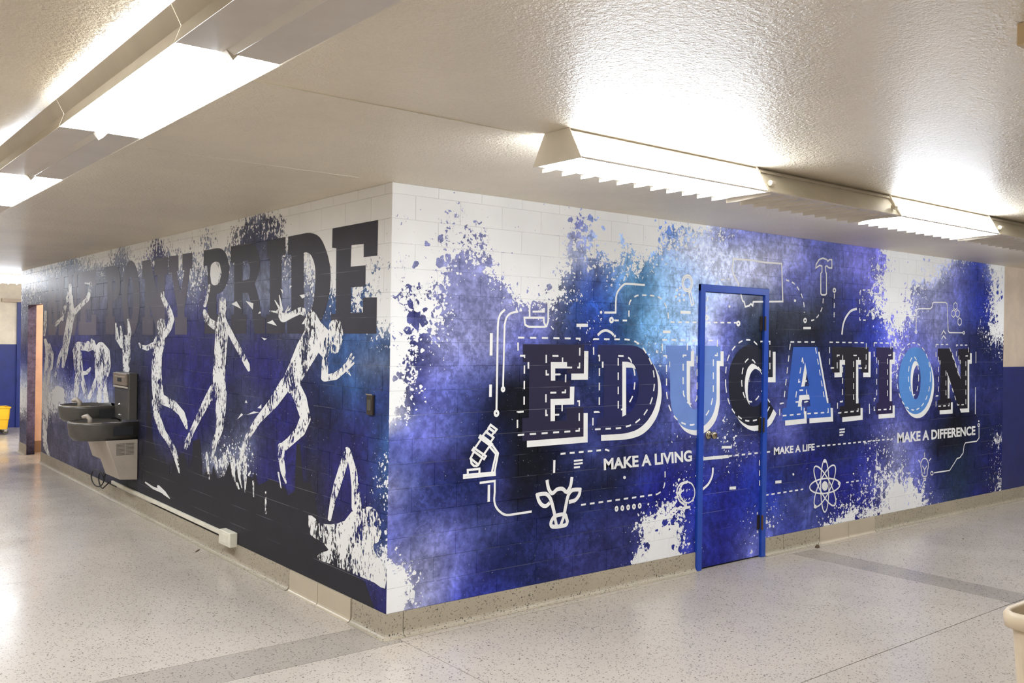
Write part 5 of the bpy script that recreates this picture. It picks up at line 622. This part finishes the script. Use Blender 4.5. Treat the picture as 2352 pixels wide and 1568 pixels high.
# ------------------------------------------------------------------ door in the right wall
door = empty('door_1', (DX0, 0, 0)); tag(door, kind='structure')
FW_ = .052
def fr(*b): return MB().box(b[0] - DX0, b[1] - DX0, *b[2:])
fr(DX0, DX0 + FW_, -.022, .05, .0, DZ1).build('door_jamb', M['frameblue'], door, bevel=.004)
fr(DX1 - FW_, DX1, -.022, .05, .0, DZ1).build('door_jamb', M['frameblue'], door, bevel=.004)
fr(DX0, DX1, -.0225, .05, DZ1 - FW_, DZ1).build('door_head', M['frameblue'], door, bevel=.004)
# printed leaf
V, F, CS = [], [], []; nx, nz = 8, 28; x0, x1, z0, z1 = DX0 + FW_ + .003, DX1 - FW_ - .003, .012, DZ1 - FW_ - .004
for j in range(nz + 1):
    for i in range(nx + 1):
        s = x0 + (x1 - x0) * i / nx; z = z0 + (z1 - z0) * j / nz; V.append((s - DX0, 0, z)); CS.append((s, z))
for j in range(nz):
    for i in range(nx): k = j * (nx + 1) + i; F.append((k, k + 1, k + nx + 2, k + nx + 1))
n = len(V)
V += [(x0 - DX0, .044, z0), (x1 - DX0, .044, z0), (x1 - DX0, .044, z1), (x0 - DX0, .044, z1)]; CS += [(x0, z0), (x1, z0), (x1, z1), (x0, z1)]
bl = list(range(nx + 1)); tp = [nz * (nx + 1) + i for i in range(nx + 1)]; lf = [j * (nx + 1) for j in range(nz + 1)]; rg = [j * (nx + 1) + nx for j in range(nz + 1)]
F += [tuple([n, n + 1] + bl[::-1]), tuple([n + 2, n + 3] + tp), tuple([n + 3, n] + lf), tuple([n + 1, n + 2] + rg[::-1]), (n, n + 3, n + 2, n + 1)]
leaf = mesh_obj('door_leaf', V, F, M['mural'], door); mural_attr(leaf.data, CS, RAST_R)
fr(DX0 - .0, DX1, .05, .08, 0, DZ1).build('door_backing', M['black'], door)
# knob
def lathe(mb, c, axis, prof, n=20):
    rings = []
    for h, r in prof:
        rg_ = []
        for k in range(n):
            a = 2 * PI * k / n; u, v = r * math.cos(a), r * math.sin(a)
            rg_.append((c[0] + u, c[1] + h, c[2] + v) if axis == 'y' else ((c[0] + h, c[1] + u, c[2] + v) if axis == 'x' else (c[0] + u, c[1] + v, c[2] + h)))
        rings.append(rg_)
    return mb.loft(rings)
kx = 2.695 - DX0
kn = lathe(MB(), (kx, 0, .975), 'y', [(0, .033), (-.006, .033), (-.009, .02), (-.012, .011), (-.032, .010), (-.036, .018), (-.044, .026), (-.056, .028), (-.064, .024), (-.067, .010)]).build('door_knob', M['brass'], door, True)
lathe(MB(), (kx, 0, .975), 'y', [(-.0661, .004), (-.069, .003)], 8).build('keyhole', M['bronze'], kn)
for z in (1.80, 1.02, .27):
    h_ = MB().tube([(DX1 - FW_ - .002 - DX0, -.026, z - .055), (DX1 - FW_ - .002 - DX0, -.026, z + .055)], .0085, 10).build('hinge', M['copper' if z < .5 else 'bronze'], door)
    MB().box(DX1 - FW_ - .034 - DX0, DX1 - FW_ - .003 - DX0, -.004, .0, z - .055, z + .055).build('hinge_leaf', M['bronze'], h_)

# ------------------------------------------------------------------ ceiling light fixtures
def light_right(x0, x1, lit, name_label, yc=-1.527, grp='strip lights along the right corridor'):
    """strip fixture along x, axis y=-1.527: spine, recessed sloped sides, bottom lens, cross blades, end plates"""
    r = empty('strip_light', (0, 0, 0)); tag(r, name_label, 'light', grp)
    zb, zt = 2.372, 2.488
    hb, ht = .147, .074
    MB().box(x0 + .006, x1 - .006, yc - .055, yc + .055, zt - .012, H - .0005).build('spine', M['fixture'], r)
    for s in (-1, 1):
        # top rail, bottom flange
        MB().prism([(yc + s * ht, zt), (yc + s * (ht - .03), zt), (yc + s * (ht - .03), zt - .012), (yc + s * (ht + .008), zt - .014)], x0 + .0046, x1 - .0046).build('top_rail', M['fixture'], r)
        MB().prism([(yc + s * hb, zb + .002), (yc + s * hb, zb - .002), (yc + s * (hb - .02), zb - .002), (yc + s * (hb - .02), zb + .002)], x0 + .0045, x1 - .0045).build('bottom_flange', M['fixture'], r)
        # sloped reflector / lens panel, recessed
        mb = MB().sheet([(yc + s * (hb - .012), zb + .004), (yc + s * (ht - .006), zt - .012)], x0 + .006, x1 - .006)
        mb.build('side_panel', M['lit_side'] if lit else M['fixture_in'], r)
    MB().sheet([(yc - hb + .02, zb), (yc + hb - .02, zb)], x0 + .006, x1 - .006).build('bottom_lens', M['lit_strip'] if lit else M['lens_off'], r)
    nb = 11
    for k in range(nb):
        x = x0 + (k + .5) * (x1 - x0) / nb
        mb = MB().prism([(yc - hb + .03, zb - .001), (yc + hb + .004, zb + .012), (yc + hb + .004, zb - .020), (yc + hb - .06, zb - .020), (yc - hb + .03, zb - .006)], x - .0012, x + .0012)
        mb.build('blade', M['fixture'], r)
    for x, d in ((x0, 1), (x1, -1)):
        e = 1.0
        MB().prism([(yc - hb - .002, zb - .005), (yc + hb + .002, zb - .005), (yc + ht + .002, H - .0008), (yc - ht - .002, H - .0008)], x, x + d * .004).build('end_plate', M['fixture'], r)
    if not lit:
        for s in (-1, 1):
            MB().tube([(x0 + .03, yc + s * .128, zb + .045), (x0 + .06, yc + s * .128, zb + .045)], .014, 10).build('lamp_holder', M['fixture'], r)
            MB().tube([(x1 - .06, yc + s * .128, zb + .045), (x1 - .03, yc + s * .128, zb + .045)], .014, 10).build('lamp_holder', M['fixture'], r)
    return r
X0 = -.15; L4 = 1.22
rl = ['lit strip light with white end plate, starting the row over EDUCATION', 'unlit strip light between the two lit ones over EDUCATION', 'second lit strip light of the row over EDUCATION', 'unlit strip light beyond the second lit one, at the right edge']
for k in range(7):
    lb = rl[k] if k < 4 else ['third lit strip light of the right corridor row', 'unlit strip light after the third lit one of the right corridor row', 'last lit strip light of the right corridor row'][k - 4]
    light_right(X0 + k * L4, X0 + (k + 1) * L4 - .003, k % 2 == 0, lb)
def light_left(y0, y1, lit, label, axis='y', c=-1.70, grp='wraparound lights along the left corridor'):
    """wraparound fixture: creased side rails, two flat lenses with a V spine between"""
    r = empty('wraparound_light', (0, 0, 0)); tag(r, label, 'light', grp)
    zb = 2.379
    MB().box(*((c - .05, c + .05, y0, y1) if axis == 'y' else (y0, y1, c - .05, c + .05)), 2.45, H - .0005).build('spine', M['fixture'], r)
    for s in (-1, 1):
        pr = [(c + s * .142, zb - .003), (c + s * .124, 2.425), (c + s * .150, 2.474), (c + s * .146, 2.476), (c + s * .119, 2.426), (c + s * .137, zb + .001)]
        MB().prism(pr, y0, y1, axis).build('side_rail', M['fixture'], r)
        a, b = (c + s * .018, c + s * .139)
        MB().sheet([(a, zb), (b, zb - .001)], y0 + .002, y1 - .002, axis).build('lens', M['lit'] if lit else M['lens_off'], r)
        # open top: tubes shine on the ceiling
        t_ = [(c + s * .095, y0 + .03, 2.448), (c + s * .095, y1 - .03, 2.448)]
        if axis == 'x': t_ = [(q[1], q[0], q[2]) for q in t_]
        MB().tube(t_, .0125, 10).build('tube', M['lit_up'] if lit else M['fixture'], r)
    MB().sheet([(c - .018, zb), (c, zb - .010 if lit else zb - .012), (c + .018, zb)], y0, y1, axis).build('centre_spine', M['lit'] if lit else M['lens_off'], r)
    for e0, e1 in ((y0, y0 + .03), (y1 - .03, y1)):
        MB().prism([(c - .02, zb), (c, zb - .024), (c + .02, zb)], e0, e1, axis).build('end_clip', M['fixture'], r)
    return r
Y0 = -2.0
for k in range(-3, 8):  # first two units are added out of view, the lit one brightens the ceiling
    lit = k % 2 == 0
    lb = {-3: 'added unlit wraparound light behind the viewer', -2: 'lit wraparound light added straight above the viewer, outside the frame', -1: 'unlit wraparound light with scuffed lens, cut by the top edge', 0: 'nearest lit wraparound light, brightest in the upper left', 1: 'unlit wraparound light with grey side rail left of the brightest one', 2: 'lit wraparound light cut by the left edge'}.get(k, ['unlit wraparound light past the one cut by the left edge', 'third lit wraparound light of the left corridor row', 'unlit wraparound light past the third lit one of the left row', 'fourth lit wraparound light of the left corridor row', 'last unlit wraparound light of the left corridor row'][max(k, 3) - 3])
    light_left(Y0 + k * L4, Y0 + (k + 1) * L4 - .003, lit, lb)
for k in range(3):
    light_right(-1.6 + k * L4, -1.6 + (k + 1) * L4 - .003, True, ['lit strip light in the far cross corridor, left of the wall end', 'lit strip light in the far cross corridor above the mop bucket', 'lit strip light of the far cross corridor hidden behind the wall end'][k], 10.75, 'lights of the far cross corridor')
# unseen lamp added to brighten the side passage
pl_ = empty('passage_fill_light', (.9, 8.9, 2.45)); tag(pl_, 'added ceiling lamp, out of view, brightening the peach side passage', 'light')
MB().box(-.2, .2, -.2, .2, -.04, 0).build('housing', M['fixture'], pl_); MB().box(-.18, .18, -.18, .18, -.05, -.0405).build('lens', emit('passage_fill_lens', 60, (1, .9, .78)), pl_)

# wiring channel and seam on the ceiling
wire = MB().box(-1.55, X0, -1.401, -1.395, H - .004, H - .0002).build('surface_wire', M['raceway']); tag(wire, 'thin white wire strip across the ceiling between the light rows', 'wire')
seam = MB().box(-1.3, -.2, .0, .003, H - .002, H - .0002).build('ceiling_seam', M['fixture'], ceiling)
dev = empty('ceiling_device', (0, 0, H)); tag(dev, 'small tan box device on the ceiling at the right edge', 'ceiling device')
MB().box(-.075, .06, -3.42, -3.268, -.062, -.0005).build('case', M['device'], dev, bevel=.004)
lathe(MB(), (-.075, -3.325, -.034), 'x', [(0, .03), (-.004, .03), (-.006, .024), (-.006, .012), (-.003, .010)], 20).build('speaker_ring', M['steel_beige'], dev)

# ------------------------------------------------------------------ drinking fountain
ft = empty('drinking_fountain', (0, 4.93, 0)); tag(ft, 'grey two-level drinking fountain with bottle filler on the left mural wall', 'drinking fountain')
def FY(y): return y - 4.93
def basin(ya, yb, zt, hgt, front, name):
    yc = (ya + yb) / 2; hw = (yb - ya) / 2
    def ring(inset, z, back=0):
        pts = [(-.0 - back, FY(ya + inset), z)]; R = hw - inset
        for k in range(13):
            a = -PI / 2 + k / 12 * PI; pts.append((-(front - hw) - R * math.cos(a), FY(yc + R * math.sin(a)), z))
        pts.append((-.0 - back, FY(yb - inset), z)); return pts
    mb = MB(); mb.loft([ring(.045, zt - hgt), ring(.012, zt - hgt * .75), ring(0, zt - .02), ring(0, zt), ring(.016, zt), ring(.03, zt - .02), ring(.10, zt - .035)], True, True, True)
    return mb.build(name, M['steel_dark'], ft, True)
for ya, yb, zt, hgt, front in ((4.46, 4.93, .835, .165, .555), (4.94, 5.40, .955, .15, .53)):
    bo = basin(ya, yb, zt, hgt, front, 'basin')
    yc = (ya + yb) / 2; pts = []
    hw = (yb - ya) / 2
    for k in range(15):
        a = -PI / 2 + k / 14 * PI; pts.append((-(front - hw) - (hw - .008) * math.cos(a), FY(yc + (hw - .008) * math.sin(a)), zt + .002))
    MB().tube([(-.12, FY(ya + .008), zt + .002)] + pts + [(-.12, FY(yb - .008), zt + .002)], .006, 6).build('rim', M['chrome'], bo)
    sp = MB().tube([(-front + .16, FY(ya + .12), zt - .03), (-front + .16, FY(ya + .12), zt + .035), (-front + .135, FY(ya + .13), zt + .06), (-front + .10, FY(ya + .15), zt + .05)], [.022, .022, .024, .014], 10).build('bubbler', M['steel_beige'], bo, True)
    lathe(MB(), (-front + .16, FY(ya + .12), zt - .033), 'z', [(0, .034), (.01, .034), (.016, .026)], 14).build('bubbler_base', M['chrome'], bo)
    lathe(MB(), (-front + .26, FY(yc), zt - .034), 'z', [(0, .035), (.004, .035), (.006, .02)], 14).build('drain', M['chrome'], bo)
    # push bar on the side
    MB().box(-.22, -.05, FY(ya) - .004, FY(ya) + .002, zt - .115, zt - .035).build('push_plate', M['black'], bo)
for ya, yb, z0, z1 in ((4.465, 4.925, .300, .672), (4.945, 5.395, .42, .806)):
    prf = [(-.004, z0), (-.165, z0 + .012), (-.285, z1), (-.004, z1)]
    cb = MB().prism([(x, z) for x, z in prf], FY(ya), FY(yb), 'y').build('cabinet', M['steel_beige'], ft, bevel=.006)
    for k in range(9):
        z = z1 - .03 - k * .0125
        for xa, xb in ((-.195, -.12), (-.112, -.04)): MB().box(xa, xb, FY(ya) - .002, FY(ya) + .001, z - .004, z).build('louvre', M['steel_dark'], cb)
tw = MB().box(-.085, -.002, FY(4.50), FY(4.95), .838, 1.285).build('bottle_filler', M['steel_dark'], ft, bevel=.01)
MB().box(-.105, -.0851, FY(4.51), FY(4.94), 1.165, 1.28).build('sensor_panel', plain('taupe_panel', rgb(122, 108, 92), .4), tw, bevel=.006)
MB().box(-.100, -.086, FY(4.50), FY(4.95), 1.14, 1.158).build('filler_lip', M['steel_beige'], tw, bevel=.004)
MB().box(-.109, -.1051, FY(4.66), FY(4.78), 1.20, 1.235).build('display', M['black'], tw)
MB().box(-.1058, -.1051, FY(4.55), FY(4.90), 1.245, 1.25).build('label_strip', M['steel_beige'], tw)
for z in (.98, .88): lathe(MB(), (-.085, FY(4.76), z), 'x', [(0, .016), (-.008, .015), (-.016, .006)], 12).build('nozzle', M['chrome'], tw)
MB().box(-.15, -.004, FY(4.455), FY(4.50), .838, .858).build('back_ledge', M['chrome'], ft)
cord = []
for k in range(34):
    a = k / 33 * PI * 3.6; cord.append((-.13 - .035 * math.sin(a * .5), FY(5.27) - .16 * math.cos(a), .235 + .075 * math.sin(a) - k * .0012))
MB().tube([(-.10, FY(5.02), .34), (-.12, FY(5.06), .31)] + cord + [(-.04, FY(5.27), .17)], .006, 6).build('power_cord', M['black'], ft, True)

# surface raceway and outlet box
rw = empty('cable_raceway', (0, 2.2, .15)); tag(rw, 'ivory cable raceway along the cove base with a square outlet box', 'raceway')
MB().box(-.022, -.0005, .09, 3.06, .008, .040).build('channel', M['raceway'], rw, bevel=.003)
MB().box(-.060, -.0005, -.115, .10, -.035, .070).build('outlet_box', M['raceway'], rw, bevel=.006)
MB().box(-.063, -.0601, -.07, .05, -.015, .05).build('cover_plate', M['raceway'], rw)
# small metal wall plate
wp = empty('wall_plate', (0, .19, 1.268)); tag(wp, 'narrow dark metal plate on the left mural wall near the corner', 'wall plate')
MB().box(-.016, -.0005, -.034, .034, -.056, .056).build('plate', M['bronze'], wp, bevel=.003)
MB().box(-.020, -.0005, -.036, .036, .0561, .062).build('top_lip', M['chrome'], wp)
MB().box(-.018, -.016, -.02, .02, -.03, .03).build('slot', M['steel_dark'], wp)

# ------------------------------------------------------------------ waste bin
wb = empty('waste_bin', (.89, -3.19, 0)); tag(wb, 'beige tapered plastic waste bin in the lower right corner', 'waste bin')
def rr(hx, hy, r, z, n=6):
    pts = []
    for cx, cy, a0 in ((hx - r, hy - r, 0), (-hx + r, hy - r, PI / 2), (-hx + r, -hy + r, PI), (hx - r, -hy + r, 1.5 * PI)):
        for k in range(n + 1): a = a0 + k / n * PI / 2; pts.append((cx + r * math.cos(a), cy + r * math.sin(a), z))
    return pts
bo = MB().loft([rr(.20, .185, .05, .0), rr(.248, .228, .055, .735), rr(.24, .22, .05, .735), rr(.192, .177, .045, .015)], True, True, True).build('body', M['bin'], wb, False)
MB().loft([rr(.250, .230, .055, .70), rr(.268, .248, .065, .705), rr(.272, .252, .068, .745), rr(.262, .242, .06, .760), rr(.246, .226, .05, .752), rr(.244, .224, .05, .70)], True, False, False).build('rim', M['bin'], wb, True)
for s in (-1, 1): MB().box(s * .2435, s * .262, -.09, .09, .655, .700).build('handle_grip', M['bin'], wb, bevel=.008)

# ------------------------------------------------------------------ mop bucket far left
mbk = empty('mop_bucket', (.07, 12.4, 0)); tag(mbk, 'yellow mop bucket with wringer in front of the far navy wall', 'bucket')
MB().loft([rr(.20, .16, .05, .09), rr(.215, .175, .05, .24), rr(.222, .182, .05, .25), rr(.232, .19, .05, .42), rr(.245, .20, .05, .43), rr(.245, .20, .05, .445), rr(.225, .18, .05, .44), rr(.19, .15, .04, .12)], True, True, True).build('tub', M['yellow'], mbk)
wr_ = MB().loft([rr(.10, .15, .03, .40), rr(.12, .16, .03, .62), rr(.11, .15, .03, .62), rr(.09, .14, .03, .41)], True, True, True).build('wringer', M['yellow'], mbk)
wr_.location.x = -.13
MB().box(-.02, .02, -.02, .02, .0, .12).build('wringer_post', M['yellow'], wr_).location = (0, 0, .58)
for sx in (-1, 1):
    for sy in (-1, 1):
        MB().tube([(sx * .17, sy * .13 - .012, .045), (sx * .17, sy * .13 + .012, .045)], .04, 12).build('caster', M['steel_dark'], mbk)
        MB().box(sx * .17 - .02, sx * .17 + .02, sy * .13 - .02, sy * .13 + .02, .05, .095).build('caster_fork', M['chrome'], mbk)

# ------------------------------------------------------------------ bits of litter on the floor
def litter(name, x, y, sx, sy, sz, label, rot):
    rings = []
    for k, (f, zz) in enumerate(((1, 0), (.9, .5), (.5, 1))):
        rings.append([(sx * f * math.cos(a) * (1 + .25 * math.sin(3 * a + 1)), sy * f * math.sin(a) * (1 + .2 * math.cos(2 * a)), sz * zz) for a in [2 * PI * q / 9 for q in range(9)]])
    o = MB().loft(rings).build(name, M['litter']); o.location = (x, y, .0002); o.rotation_euler = (0, 0, rot); tag(o, label, 'litter')
M['litter'] = plain('brown_litter', (.09, .06, .03), .8)
litter('dirt_clump', 3.99, -.075, .028, .022, .022, 'small brown dirt clump on the floor beside the tan cove tiles', .4)
litter('twig', -.10, 2.62, .05, .008, .006, 'small dark twig on the floor beside the outlet box', .9)
litter('crumb', 5.32, -.62, .012, .010, .006, 'tiny dark crumb on the floor before the right wall', .2)
